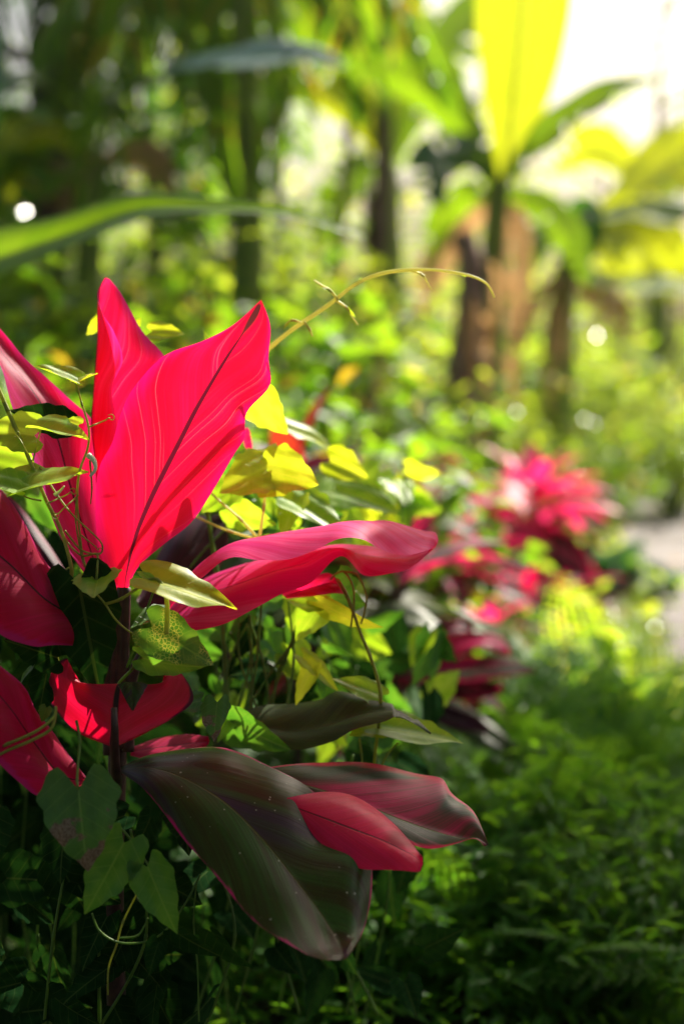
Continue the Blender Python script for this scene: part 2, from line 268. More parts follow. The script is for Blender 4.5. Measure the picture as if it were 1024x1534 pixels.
def grid(xs, ys, zf):
    V = [Vector((x, y, zf(x, y))) for y in ys for x in xs]; n = len(xs)
    F = [(j * n + i, j * n + i + 1, (j + 1) * n + i + 1, (j + 1) * n + i) for j in range(len(ys) - 1) for i in range(n - 1)]
    return V, F
def axis(lo, hi, st, far, n=10):
    a = [lo + st * i for i in range(int((hi - lo) / st) + 1)]
    return [lo - (far - 0) * ((k / n) ** 2) for k in range(n, 0, -1)] + a + [hi + far * ((k / n) ** 2) for k in range(1, n + 1)]
V, F = grid(axis(-8, 8, 0.2, 400), axis(-4, 22, 0.2, 400), gz)
tag(mesh_obj('ground', V, F, M['soil']), None, None, None, 'structure')
ys = [1.5 + 0.12 * i for i in range(140)]; V = []; n = 13
for y in ys:
    for i in range(n):
        x = path_left(y) - 0.06 + (1.12) * i / (n - 1) + 0.05 * mnoise.noise(Vector((y * 1.5, i, 0))) + max(0, y - 14) ** 2 * -0.08
        V.append(Vector((x, y, gz(x, y) * 1 + 0.006 + 0.012 * mnoise.noise(Vector((x * 5, y * 5, 2))) + (0.01 if 0 < i < n - 1 else -0.03))))
F = [(j * n + i, j * n + i + 1, (j + 1) * n + i + 1, (j + 1) * n + i) for j in range(len(ys) - 1) for i in range(n - 1)]
tag(mesh_obj('path', V, F, M['path']), None, None, None, 'structure')

# ------------------------------------------------------------------ the big foreground cordyline
def q3(p, d): return P(p[0], p[1], p[2] if len(p) > 2 else d)
def edge_leaf(name, parent, st, mat, d, dl=0.0, dr=0.0, bow=0.0, rows=60, cols=12, label=None, d2=None, wave=0.0):
    n = len(st); L = []; Mi = []; Rr = []; QL = []; QR = []; five = len(st[0]) == 5
    for i, row in enumerate(st):
        l, m, r = row[0], row[len(row) // 2], row[-1]
        k = i / (n - 1); dd = d + ((d2 if d2 is not None else d) - d) * k; e = math.sin(math.pi * min(1, max(0, k * 1.0))) ** 0.6 if 0 < i < n - 1 else 0
        L.append(q3(l, dd + dl * e)); Mi.append(q3(m, dd)); Rr.append(q3(r, dd + dr * e))
        if five: QL.append(q3(row[1], dd + dl * e * 0.6)); QR.append(q3(row[3], dd + dr * e * 0.6))
    V = []; UV = []; F = []
    for i in range(rows + 1):
        t = i / rows; l, m, r = cr(L, t), cr(Mi, t), cr(Rr, t)
        nrm = (r - l).cross(cr(Mi, min(1, t + 0.02)) - cr(Mi, max(0, t - 0.02)))
        nrm = nrm.normalized() if nrm.length > 1e-9 else Vector((0, -1, 0))
        if nrm.dot(FW) > 0: nrm = -nrm
        for j in range(-cols, cols + 1):
            a = j / cols; e = l if a < 0 else r; p = m.lerp(e, abs(a)) if not five else cr([l, cr(QL, t), m, cr(QR, t), r], (a + 1) / 2)
            wd = (e - m).length
            p = p + nrm * (bow * wd * math.sin(math.pi * abs(a)) + wave * wd * abs(a) ** 2 * math.sin(t * 19 + (2.0 if a < 0 else 0)) * math.sin(math.pi * t))
            V.append(p); UV.append((0.5 + a / 2, t))
    w_ = 2 * cols + 1
    for i in range(rows):
        for j in range(w_ - 1): F.append((i * w_ + j, i * w_ + j + 1, (i + 1) * w_ + j + 1, (i + 1) * w_ + j))
    o = mesh_obj(name, V, F, mat, parent, UV)
    if label: o['label'] = label
    return o
bx = P(178, 1150, 1.82)
main = thing('cordyline_plant', 'large scarlet and bronze cordyline in sharp focus, wrapped in climbing vine', 'plant', (bx.x, bx.y, gz(bx.x, bx.y)))
V, F = tube([Vector((bx.x, bx.y, gz(bx.x, bx.y) - 0.03)), P(172, 1400, 1.83), P(176, 1150, 1.82), P(178, 1000, 1.81)], 0.013, 0.011, 10, 30)
stem = mesh_obj('stem', V, F, M['stem_plum'], main)
for a, b, c in (((170, 1120), (172, 1000), (182, 880)), ((184, 1120), (186, 1000), (190, 880)), ((164, 1130), (160, 1000), (163, 890)), ((192, 1125), (200, 1010), (240, 940)), ((178, 1120), (180, 1010), (178, 900))):
    V, F = tube([P(*a, 1.805), P(*b, 1.80), P(*c, 1.80)], 0.008, 0.0055, 8, 16); mesh_obj('petiole', V, F, M['stem_plum'], main)
EL = edge_leaf
EL('leaf', main, [((181, 885), (186, 888), (191, 885)), ((160, 855), (192, 850), (207, 850)), ((145, 800), (205, 800), (246, 815)), ((144, 740), (225, 750), (287, 782)),
    ((150, 698), (247, 705), (322, 730)), ((168, 663), (270, 660), (350, 682)), ((181, 620), (293, 615), (366, 655)), ((201, 581), (318, 572), (370, 617)), ((246, 533), (340, 535), (404, 578)),
    ((303, 511), (360, 505), (402, 536)), ((349, 487), (378, 475), (405, 490)), ((388, 452), (391, 449), (394, 455))], M['scarlet'], 1.80, -0.035, -0.03, -0.10, label='broad upright scarlet leaf with dark midrib', wave=0.03, d2=1.82)
EL('leaf', main, [((168, 880), (165, 885), (178, 885)), ((165, 800), (148, 790), (215, 800)), ((172, 700), (143, 700), (235, 700)), ((176, 640), (137, 640), (245, 620)), ((168, 582), (140, 585), (250, 560)),
    ((184, 540), (143, 545), (246, 533)), ((172, 499), (146, 503), (214, 497)), ((153, 468), (146, 462), (196, 465)), ((146, 440), (150, 430), (180, 437)), ((156, 418), (158, 416), (164, 418))], M['rose'], 1.87, -0.03, 0.02, 0.10, label='rolled upright rose red leaf')
EL('leaf', main, [((158, 900), (163, 905), (167, 900)), ((122, 852), (148, 860), (165, 850)), ((84, 790), (125, 790), (162, 780)), ((60, 720), (105, 725), (158, 710)), ((42, 660), (86, 655), (150, 655)),
    ((16, 601), (62, 605), (134, 620)), ((0, 550), (38, 570), (94, 588)), ((-25, 500), (5, 530), (40, 540)), ((-50, 465), (-20, 490), (8, 500)), ((-60, 430), (-56, 440), (-50, 440))], M['rose'], 1.86, -0.05, 0.03, -0.12, wave=0.05)
EL('leaf', main, [((145, 955), (148, 962), (145, 970)), ((100, 884), (110, 925), (85, 966)), ((72, 845), (65, 895), (45, 968)), ((35, 782), (20, 850), (0, 948)), ((-10, 722), (-35, 800), (-70, 900)), ((-90, 690), (-95, 720), (-110, 760))], M['magenta'], 1.72, 0.03, -0.03, 0.12, d2=1.62, wave=0.04)
EL('leaf', main, [((130, 1165), (130, 1170), (126, 1175)), ((93, 1115), (90, 1160), (75, 1195)), ((62, 1074), (50, 1110), (30, 1175)), ((38, 1032), (15, 1060), (-10, 1130)), ((0, 996), (-20, 1020), (-60, 1080)), ((-70, 950), (-75, 955), (-80, 970))], M['magenta'], 1.70, 0.03, -0.03, 0.15, d2=1.60, wave=0.05)
cup = EL('leaf', main, [((150, 1112), (160, 1116), (171, 1118), (182, 1115), (194, 1107)), ((118, 1098), (145, 1108), (172, 1111), (205, 1104), (234, 1090)), ((92, 1074), (130, 1090), (172, 1092), (220, 1086), (264, 1072)), ((71, 1040), (116, 1062), (173, 1066), (237, 1062), (290, 1049)),
    ((79, 1004), (108, 1034), (175, 1043), (243, 1034), (278, 1016)), ((99, 986), (107, 1019), (178, 1028), (247, 1022), (252, 992)), ((104, 992), (120, 1023), (180, 1024), (240, 1024), (250, 1000)), ((110, 1004, 1.70), (130, 1028, 1.71), (182, 1027, 1.70), (236, 1028, 1.71), (246, 1008, 1.70))], M['cup'], 1.66, 0.04, 0.04, 0.0, d2=1.69, label='small cupped crimson leaf with its tip curled over', wave=0.03)
V, F = tube([P(171, 1060, 1.655), P(172, 1090, 1.65), P(172, 1125, 1.67), P(175, 1175, 1.74)], 0.0035, 0.007, 8, 12); mesh_obj('petiole', V, F, M['stem_plum'], cup)
q = EL('leaf_tip', cup, [((176, 1026), (197, 1022), (222, 1026)), ((182, 1036), (198, 1034), (216, 1037)), ((189, 1050), (199, 1050), (208, 1050)), ((197, 1064), (199, 1065), (201, 1064))], M['bronze'], 1.672, 0, 0, 0.2, rows=14, cols=5, d2=1.652)
EL('leaf', main, [((246, 905), (242, 912), (250, 918)), ((300, 868), (296, 848), (300, 860, 1.86)), ((342, 836), (346, 816), (345, 835, 1.89)), ((387, 839), (396, 802), (395, 825, 1.90)), ((432, 838), (442, 794), (440, 822, 1.91)), ((472, 824), (482, 789), (480, 812, 1.91)), ((508, 807), (516, 786), (515, 800, 1.91)), ((542, 808), (548, 783), (545, 796, 1.91)),
    ((572, 824), (578, 780), (574, 795, 1.91)), ((602, 832), (610, 788), (605, 802, 1.91)), ((628, 828), (634, 795), (632, 806, 1.90)), ((648, 822), (652, 800), (650, 808, 1.90)), ((630, 838, 1.87), (640, 828, 1.87), (642, 822, 1.88))], M['pink'], 1.83, -0.11, 0.0, 0.10, d2=1.87, label='upper pink leaf drooping with a wavy folded edge')
EL('leaf', main, [((238, 940), (236, 948), (240, 955)), ((270, 892), (268, 918), (285, 946)), ((310, 864), (308, 892), (335, 935)), ((355, 848), (360, 874), (388, 908)), ((405, 834), (412, 856), (425, 888)), ((452, 825), (458, 844), (465, 873)), ((500, 819), (505, 828), (510, 833)), ((545, 818), (545, 832), (545, 862)), ((585, 822), (585, 836), (590, 858)), ((615, 824), (615, 834), (616, 850)), ((646, 816), (647, 820), (645, 826))], M['pink'], 1.85, 0.07, -0.09, 0.10, d2=1.90, label='lower pink leaf drooping beneath the other')
EL('leaf', main, [((420, 888), (425, 893), (430, 897)), ((465, 866), (468, 880), (470, 893)), ((492, 858), (494, 874), (497, 889)), ((508, 872), (508, 879), (508, 889)), ((518, 884), (518, 887), (516, 890))], M['rose'], 1.92, 0, -0.02, 0.25)
EL('leaf', main, [((182, 1148), (180, 1153), (182, 1158)), ((237, 1127), (226, 1150), (214, 1181)), ((327, 1119), (280, 1168), (250, 1222)), ((402, 1151), (340, 1205), (292, 1277)), ((470, 1181), (395, 1260), (336, 1331)), ((499, 1229), (440, 1315), (372, 1367)),
    ((549, 1256), (478, 1365), (412, 1403)), ((558, 1317), (503, 1405), (452, 1427)), ((546, 1388), (514, 1428), (487, 1437)), ((526, 1426), (517, 1437), (507, 1438))], M['bronze'], 1.74, 0.10, -0.05, 0.08, d2=1.52, label='broad bronze green leaf arching toward the viewer', rows=80, cols=18, wave=0.05)
EL('leaf', main, [((396, 1150), (394, 1158), (398, 1168)), ((464, 1142), (470, 1180), (472, 1222)), ((531, 1143), (535, 1202), (540, 1250)), ((605, 1152), (598, 1228), (602, 1263)), ((656, 1165), (650, 1246), (642, 1270)), ((676, 1188), (690, 1256), (678, 1266)), ((708, 1214), (715, 1258), (710, 1256)), ((730, 1262), (732, 1266), (725, 1268))], M['bronze_pink'], 1.78, 0.10, -0.04, 0.07, d2=1.66, label='glossy dark leaf with a pink margin', wave=0.03)
EL('leaf', main, [((430, 1195), (430, 1205), (430, 1215)), ((482, 1186), (476, 1222), (474, 1275)), ((523, 1190), (528, 1242), (535, 1300)), ((558, 1208), (570, 1258), (578, 1303)), ((592, 1236), (600, 1272), (604, 1304)), ((618, 1266), (622, 1284), (624, 1306)), ((633, 1284), (633, 1294), (630, 1304))], M['crimson'], 1.70, 0.08, -0.03, 0.08, d2=1.60, label='crimson leaf showing between the two dark ones')
EL('leaf', main, [((340, 1080), (338, 1086), (340, 1092)), ((385, 1058), (390, 1090), (392, 1113)), ((438, 1054), (440, 1096), (445, 1123)), ((478, 1048), (490, 1086), (497, 1111)), ((508, 1035), (535, 1072), (530, 1093)), ((552, 1051), (572, 1066), (575, 1081)), ((600, 1066), (606, 1070), (600, 1074)), ((644, 1097), (646, 1098), (644, 1100))], M['olive'], 1.92, 0.07, -0.04, 0.14, d2=1.84, label='olive green leaf with a dry brown tip')
EL('leaf', main, [((196, 1120), (196, 1126), (196, 1132)), ((235, 1106), (235, 1120), (235, 1140)), ((275, 1100), (275, 1115), (280, 1138)), ((312, 1103), (314, 1110), (312, 1116))], M['magenta'], 1.86, 0.04, -0.03, 0.1)
EL('leaf', main, [((205, 900), (208, 908), (212, 912)), ((228, 850), (245, 870), (268, 905)), ((255, 800), (280, 830), (312, 870)), ((290, 775), (312, 800), (338, 830)), ((335, 770), (340, 775), (342, 780))], M['plum'], 2.0, 0.05, 0.0, 0.15, d2=2.1)
EL('leaf', main, [((150, 960), (150, 968), (150, 975)), ((95, 850), (110, 890), (125, 950)), ((40, 770), (70, 830), (95, 900)), ((5, 735), (35, 780), (70, 830)), ((-20, 720), (-15, 730), (-8, 745))], M['plum'], 1.98, 0.03, 0.0, 0.15, d2=2.08)
EL('leaf', main, [((376, 690), (374, 700), (380, 705)), ((364, 660), (370, 668), (376, 690)), ((366, 645), (372, 655), (378, 668)), ((370, 640), (372, 642), (374, 645))], M['rose'], 2.0)

# ------------------------------------------------------------------ climbing vines
def heart(name, parent, base, tip, mat, wr=0.85, phi=0.0, fold=0.25, curl=0.12, seed=0, label=None, lobe=0.20):
    """a toothed heart-shaped leaf from its petiole notch to its drip tip"""
    B, T = base, tip; y = (T - B); Ln = y.length; y.normalize(); n0 = -FW; n0 = (n0 - y * n0.dot(y)).normalized()
    nr = Matrix.Rotation(phi, 3, y) @ n0; x = y.cross(nr).normalized(); rnd = random.Random(seed * 31 + int(base.x * 999)); V = []; UV = []; F = []
    rows, cols = 22, 6; ph = rnd.uniform(0, 6); cl = curl * rnd.uniform(0.6, 1.3)
    for i in range(rows + 1):
        t = i / rows
        hw = 0.5 * wr * (math.sin(math.pi * min(1, (t * 0.93 + 0.07)) ** 0.62) ** 0.85 if t < 1 else 0) * (1 - 0.25 * t)
        hw *= 1 + 0.07 * abs(math.sin(t * 17 + 1)) * (1 if t < 0.9 else 0)
        for j in range(-cols, cols + 1):
            a = j / cols; yy = t - lobe * (1 - t) ** 2.2 * min(1, abs(a) * 1.6) ** 1.3 * (1.2 - abs(a) * 0.35)
            xx = a * hw * (1 + 0.05 * math.sin(t * 23 + ph))
            zz = fold * abs(xx) - cl * (t ** 2) + 0.02 * math.sin(t * 9 + ph) * abs(a) + 0.018 * math.sin(xx * 22 + ph) - 0.10 * xx * xx
            V.append(B + (x * xx + y * yy + nr * zz) * Ln); UV.append((xx, yy))
    w_ = 2 * cols + 1
    for i in range(rows):
        for j in range(w_ - 1): F.append((i * w_ + j, i * w_ + j + 1, (i + 1) * w_ + j + 1, (i + 1) * w_ + j))
    o = mesh_obj(name, V, F, M[mat], parent, UV)
    if label: o['label'] = label
    return o
def strand(root, pts, r0, r1, mat, name='vine_stem'):
    q = [P(*p) for p in pts]; V, F = tube(q, r0, r1, 7, 10 * len(pts), wob=0.3)
    for k in range(1, len(q) - 1, 2):      # swollen nodes
        rr = (r0 + (r1 - r0) * k / len(q)) * 1.55; tg = (q[k + 1] - q[k - 1]).normalized() * rr * 1.6; tube([q[k] - tg, q[k], q[k] + tg], rr * 0.7, rr * 0.8, 7, 4, V, F); return mesh_obj(name, V, F, M[mat], root)
def VL(root, b, t, mat, wr=0.85, phi=0, fold=0.25, curl=0.12, label=None, lobe=0.2, pet=None):
    o = heart('leaf', root, P(*b), P(*t), mat, wr, R(phi), fold, curl, int(b[0] * 7 + b[1]), label, lobe)
    if pet:
        V, F = tube([P(*p) for p in pet] + [P(*b)], 0.0011, 0.0009, 6, 10); mesh_obj('petiole', V, F, M['stem'], o)
    return o
def vroot(name, label, pt):
    p = P(*pt); return thing(name, label, 'vine', (p.x, p.y, gz(p.x, p.y)), 'vines climbing over the cordyline')
va = vroot('climbing_vine', 'twining yellow green vine climbing the left side of the scarlet cordyline', (120, 1085, 1.72))
strand(va, [(-20, 540, 1.74), (10, 610, 1.74), (45, 690, 1.73), (70, 750, 1.73), (90, 790, 1.73), (105, 840, 1.72), (106, 870, 1.72), (88, 925, 1.72), (86, 985, 1.72), (100, 1060, 1.74), (118, 1085, 1.72)], 0.0026, 0.0016, 'stem')
strand(va, [(115, 575, 1.72), (123, 605, 1.72), (133, 640, 1.72), (132, 670, 1.72), (120, 705, 1.72), (116, 745, 1.72), (120, 800, 1.72), (126, 840, 1.72), (140, 868, 1.70)], 0.0012, 0.0014, 'stem')
strand(va, [(60, 700, 1.73), (85, 740, 1.72), (110, 772, 1.71), (140, 800, 1.71), (153, 815, 1.71), (152, 828, 1.71), (140, 830, 1.71), (120, 822, 1.72), (98, 795, 1.73)], 0.0013, 0.0012, 'stem')
strand(va, [(80, 770, 1.74), (100, 810, 1.74), (123, 832, 1.72), (145, 830, 1.71), (146, 850, 1.70), (145, 868, 1.70)], 0.0012, 0.0014, 'stem')
strand(va, [(135, 690, 1.71), (138, 730, 1.71), (136, 755, 1.72)], 0.0012, 0.0006, 'stem')
strand(va, [(116, 740, 1.72), (114, 780, 1.72), (122, 830, 1.72), (128, 850, 1.72)], 0.0011, 0.0011, 'stem')
strand(va, [(145, 890, 1.69), (158, 905, 1.69), (175, 930, 1.69), (200, 950, 1.69), (226, 962, 1.70)], 0.0011, 0.0015, 'stem')
strand(va, [(158, 905, 1.69), (180, 898, 1.68), (205, 882, 1.68), (225, 868, 1.68), (240, 872, 1.68), (250, 900, 1.68), (250, 950, 1.68)], 0.0016, 0.0028, 'stem')
strand(va, [(228, 960, 1.70), (200, 1000, 1.72), (175, 1030, 1.74), (165, 1080, 1.78)], 0.0018, 0.0018, 'stem_green')
strand(va, [(245, 850, 1.75), (225, 900, 1.76), (205, 960, 1.77), (190, 1000, 1.78)], 0.0014, 0.0014, 'stem_green')
strand(va, [(-30, 1130, 1.62), (10, 1115, 1.62), (55, 1095, 1.63), (80, 1075, 1.64), (84, 1060, 1.65), (78, 1090, 1.64), (50, 1108, 1.63), (10, 1125, 1.62), (-30, 1145, 1.61)], 0.0018, 0.0018, 'stem')
VL(va, (113, 573, 1.72), (56, 543, 1.71), 'v_lime', 0.8, 68, 0.5, pet=[(118, 590, 1.72)])
VL(va, (118, 572, 1.72), (146, 556, 1.74), 'v_yellow', 0.9, -60, 0.4)
VL(va, (98, 635, 1.79), (14, 612, 1.78), 'v_dark_shade', 0.62, 15, 0.15)
VL(va, (62, 643, 1.72), (134, 653, 1.70), 'v_lime', 0.8, -66, 0.5, pet=[(50, 690, 1.73), (56, 665, 1.725)])
VL(va, (52, 652, 1.74), (-30, 640, 1.73), 'v_lime', 0.85, 20)
VL(va, (118, 637, 1.72), (95, 628, 1.73), 'v_lime', 0.9, 20)
VL(va, (28, 735, 1.70), (132, 703, 1.72), 'v_lime', 0.95, -64, 0.35, 0.05, pet=[(62, 750, 1.73), (40, 745, 1.715)])
VL(va, (28, 733, 1.70), (-50, 712, 1.70), 'v_lime', 0.9, 62, 0.35, 0.05)
VL(va, (45, 695, 2.05), (-40, 670, 2.05), 'v_lime', 0.8, 10)
VL(va, (60, 745, 2.1), (90, 800, 2.1), 'v_green', 0.8, 10)
VL(va, (147, 868, 1.70), (141, 893, 1.655), 'v_lime', 1.25, 0, 0.3, 0.05, lobe=0.4)
VL(va, (226, 868, 1.68), (356, 909, 1.67), 'v_yellow', 0.68, -58, 0.22, 0.05)
VL(va, (225, 866, 1.68), (204, 854, 1.69), 'v_lime', 0.5, 30)
VL(va, (118, 872, 1.70), (150, 1040, 1.69), 'v_dark_shade', 0.66, -12, 0.12, label='large crinkled dark green leaf')
VL(va, (86, 985, 1.71), (6, 958, 1.69), 'v_dark_shade', 0.66, 12, 0.1)
VL(va, (70, 1010, 1.72), (58, 1075, 1.70), 'v_dark_shade', 0.75, -10)
VL(va, (48, 1000, 1.70), (25, 1028, 1.69), 'v_green', 0.4, 60)
VL(va, (228, 940, 1.69), (320, 995, 1.68), 'v_lace', 0.72, -15, 0.1, label='insect eaten leaf with pale veins')
VL(va, (215, 985, 1.70), (300, 1010, 1.68), 'v_green', 0.55, 30, 0.2, 0.2)
VL(va, (246, 918, 1.77), (196, 935, 1.74), 'v_green', 0.7, 55, 0.4)
VL(va, (70, 1060, 1.66), (62, 1082, 1.66), 'v_green', 0.9, 10)
VL(va, (326, 1052, 1.74), (318, 1110, 1.72), 'v_brown', 0.85, 25, 0.3)
VL(va, (300, 1050, 1.76), (262, 1058, 1.74), 'v_brown', 0.8, 10)
rnd = random.Random(77)
for (x, y, tx, ty, tw) in ((48, 690, -22, -40, 1), (70, 755, 40, -18, -1), (118, 742, -34, 30, 1), (133, 640, 34, -14, -1), (88, 925, -40, 10, 1), (120, 800, 30, 24, 1), (104, 850, -34, 22, -1), (200, 950, 16, 34, 1)):
    pts = [(x, y, 1.715)]
    for k in range(1, 15):
        t = k / 14; cx, cy = x + tx * min(1, t * 1.6), y + ty * min(1, t * 1.6); rr = 7 * max(0, t - 0.45) * 1.6; an = t * 15 * tw; pts.append((cx + rr * math.cos(an), cy + rr * math.sin(an), 1.715 - 0.006 * t + 0.004 * math.sin(an)))
    V, F = tube([P(*p) for p in pts], 0.0010, 0.0005, 6, 60, wob=0.2); mesh_obj('tendril', V, F, M['stem'], va)
V, F = tube([P(133, 682, 1.71), P(141, 690, 1.705), P(143, 703, 1.70), P(135, 714, 1.70)], 0.0032, 0.0014, 7, 12, wob=0.4); mesh_obj('dry_silk', V, F, M['white_silk'], va)
V, F = tube([P(82, 742, 1.715), P(90, 736, 1.715), P(97, 728, 1.715)], 0.0030, 0.0008, 6, 8, wob=0.4); mesh_obj('dry_silk', V, F, M['white_silk'], va)
vb = vroot('climbing_vine', 'dark green vine hanging in shade below the cordyline, with a blotched brown heart leaf', (150, 1440, 1.66))
strand(vb, [(115, 1080, 1.66), (120, 1110, 1.64), (117, 1150, 1.62), (118, 1182, 1.60), (140, 1215, 1.66), (180, 1240, 1.66), (205, 1270, 1.66), (225, 1300, 1.64)], 0.0016, 0.0013, 'stem_green')
strand(vb, [(138, 1368, 1.66), (150, 1395, 1.66), (180, 1412, 1.66), (220, 1410, 1.66), (250, 1392, 1.67), (280, 1350, 1.68), (300, 1310, 1.70)], 0.0012, 0.0012, 'stem_green')
strand(vb, [(205, 1340, 1.67), (185, 1380, 1.67), (175, 1415, 1.67), (163, 1450, 1.67), (162, 1490, 1.68)], 0.0012, 0.0010, 'stem')
strand(vb, [(180, 1405, 1.66), (205, 1402, 1.65), (216, 1388, 1.65), (222, 1375, 1.65)], 0.0012, 0.0009, 'stem_green')
strand(vb, [(295, 1320, 1.72), (290, 1380, 1.72), (296, 1450, 1.72), (298, 1530, 1.72)], 0.0010, 0.0010, 'stem_green')
VL(vb, (118, 1182, 1.60), (129, 1308, 1.59), 'v_brown', 1.0, 4, 0.12, 0.1, lobe=0.30, label='heart leaf with a brown papery patch')
VL(vb, (186, 1262, 1.63), (127, 1374, 1.62), 'v_green', 0.68, -10, 0.15)
VL(vb, (222, 1298, 1.63), (263, 1402, 1.62), 'v_green', 0.66, 8, 0.15)
VL(vb, (238, 1412, 1.64), (220, 1463, 1.63), 'v_dark_shade', 0.75, 25)
VL(vb, (262, 1396, 1.66), (330, 1440, 1.66), 'v_dark_shade', 0.45, 20)
vc = vroot('climbing_vine', 'vine with backlit yellow leaves right of the scarlet upright leaf', (388, 1000, 1.95))
strand(vc, [(388, 808, 1.93), (395, 760, 1.92), (400, 706, 1.91)], 0.0022, 0.0018, 'stem_pale')
strand(vc, [(388, 808, 1.93), (360, 778, 1.93), (320, 742, 1.94), (300, 715, 1.95)], 0.0020, 0.0016, 'stem_pale')
strand(vc, [(388, 808, 1.93), (345, 796, 1.93), (298, 776, 1.94), (270, 760, 1.95)], 0.0018, 0.0016, 'stem_pale')
strand(vc, [(388, 808, 1.93), (392, 880, 1.97), (385, 985, 1.98), (372, 1070, 1.97)], 0.0018, 0.0022, 'stem_green')
strand(vc, [(285, 850, 2.0), (310, 820, 2.0), (350, 780, 2.02)], 0.0018, 0.0016, 'stem_green')
VL(vc, (400, 705, 1.91), (330, 735, 1.87), 'v_yellow', 1.0, 25, 0.25, 0.1)
VL(vc, (402, 706, 1.91), (474, 722, 1.87), 'v_yellow', 1.05, -20, 0.25, 0.1)
VL(vc, (395, 700, 1.93), (370, 672, 1.99), 'v_yellow', 1.0, 10)
VL(vc, (378, 590, 1.93), (429, 652, 1.93), 'v_yellow', 0.85, 20, 0.2)
VL(vc, (228, 498, 1.98), (275, 497, 1.97), 'v_yellow', 0.8, -35)
VL(vc, (160, 478, 2.0), (128, 500, 2.0), 'v_yellow', 0.8, 15)
VL(vc, (200, 492, 2.0), (212, 476, 2.0), 'v_yellow', 0.7, 15)
VL(vc, (312, 512, 1.95), (304, 493, 1.95), 'v_lime', 0.4, 30)
VL(vc, (350, 730, 1.97), (300, 765, 1.96), 'v_lime', 0.9, 20)
VL(vc, (345, 760, 2.0), (410, 790, 1.98), 'v_lime', 0.8, 30)
VL(vc, (440, 750, 2.02), (516, 790, 1.98), 'v_lime', 0.8, -50, 0.3)
VL(vc, (445, 748, 2.02), (420, 800, 1.98), 'v_yellow', 0.7, 30, 0.3)
VL(vc, (495, 690, 2.2), (552, 715, 2.2), 'v_yellow', 0.9, -15)
VL(vc, (430, 640, 2.2), (510, 668, 2.25), 'v_yellow', 0.5, -55)
VL(vc, (505, 735, 2.25), (596, 760, 2.2), 'v_lime', 0.75, -45)
vd = vroot('climbing_vine', 'pale vine strand hanging from the pink drooping leaf down past the olive leaf', (562, 1140, 1.9))
strand(vd, [(505, 868, 1.90), (518, 890, 1.88), (530, 920, 1.88), (538, 945, 1.88), (553, 980, 1.88), (566, 1020, 1.88), (570, 1052, 1.88), (565, 1100, 1.90), (560, 1150, 1.92), (555, 1250, 1.94)], 0.0022, 0.0024, 'stem')
strand(vd, [(525, 940, 1.88), (530, 900, 1.88), (527, 875, 1.88), (515, 857, 1.89), (503, 860, 1.90), (495, 868, 1.91)], 0.0014, 0.0012, 'stem')
strand(vd, [(515, 857, 1.89), (535, 862, 1.88), (548, 890, 1.88), (546, 915, 1.88), (540, 935, 1.88)], 0.0014, 0.0014, 'stem')
strand(vd, [(596, 1112, 1.90), (580, 1130, 1.90), (570, 1150, 1.90)], 0.0014, 0.0016, 'stem')
strand(vd, [(538, 1105, 1.90), (541, 1130, 1.90), (543, 1160, 1.90)], 0.0014, 0.0014, 'stem')
VL(vd, (478, 900, 1.92), (560, 952, 1.88), 'v_yellow', 0.45, 45, 0.3, 0.3)
VL(vd, (480, 902, 1.93), (420, 888, 1.95), 'v_lime', 0.7, 30)
VL(vd, (482, 905, 1.94), (440, 960, 1.95), 'v_lime', 0.8, 30)
VL(vd, (566, 1042, 1.90), (498, 1012, 1.90), 'v_lime', 0.6, 45)
VL(vd, (572, 1092, 1.90), (694, 1113, 1.88), 'v_lime', 0.62, -62, 0.35, 0.03)
VL(vd, (575, 1088, 1.91), (524, 1098, 1.88), 'v_yellow', 0.8, 50)
VL(vd, (470, 1000, 1.94), (440, 1055, 1.93), 'v_yellow', 0.6, 40)
VL(vd, (455, 985, 1.94), (508, 1032, 1.93), 'v_yellow', 0.5, -40)
VL(vd, (340, 1078, 1.90), (432, 1126, 1.86), 'v_green', 0.6, 20)
VL(vd, (345, 1075, 1.90), (325, 1110, 1.88), 'v_lime', 0.7, 20)
VL(vd, (527, 862, 1.92), (500, 880, 1.95), 'v_green', 0.9, 10)
ve = vroot('climbing_vine', 'thin pale shoot arching to the right above the undergrowth', (330, 1000, 1.95))
strand(ve, [(300, 640, 1.98), (350, 570, 1.95), (405, 520, 1.92), (440, 492, 1.90), (490, 458, 1.89), (535, 424, 1.88), (580, 408, 1.88), (640, 404, 1.88), (695, 411, 1.88), (727, 424, 1.88), (740, 446, 1.88)], 0.0036, 0.0014, 'stem_pale')
strand(ve, [(300, 640, 1.98), (310, 760, 2.0), (330, 900, 2.0), (340, 1050, 1.98)], 0.0036, 0.004, 'stem_green')
for pts in ([(506, 449), (495, 436), (482, 428), (470, 420)], [(503, 450), (520, 462), (527, 474), (536, 487)], [(452, 484), (440, 480), (432, 482), (426, 489)], [(455, 482), (463, 492), (468, 504)], [(615, 405), (632, 412), (640, 424), (646, 434)]):
    strand(ve, [(x, y, 1.885) for x, y in pts], 0.0018, 0.0009, 'stem_pale', 'tendril')
for (b, t, m) in (((495, 436), (482, 430), 'v_lime'), ((522, 463), (532, 476), 'v_lime'), ((434, 481), (424, 492), 'v_yellow'), ((535, 424), (541, 416), 'v_lime'), ((690, 410), (697, 415), 'v_lime')):
    VL(ve, (*b, 1.885), (*t, 1.88), m, 0.35, 40)
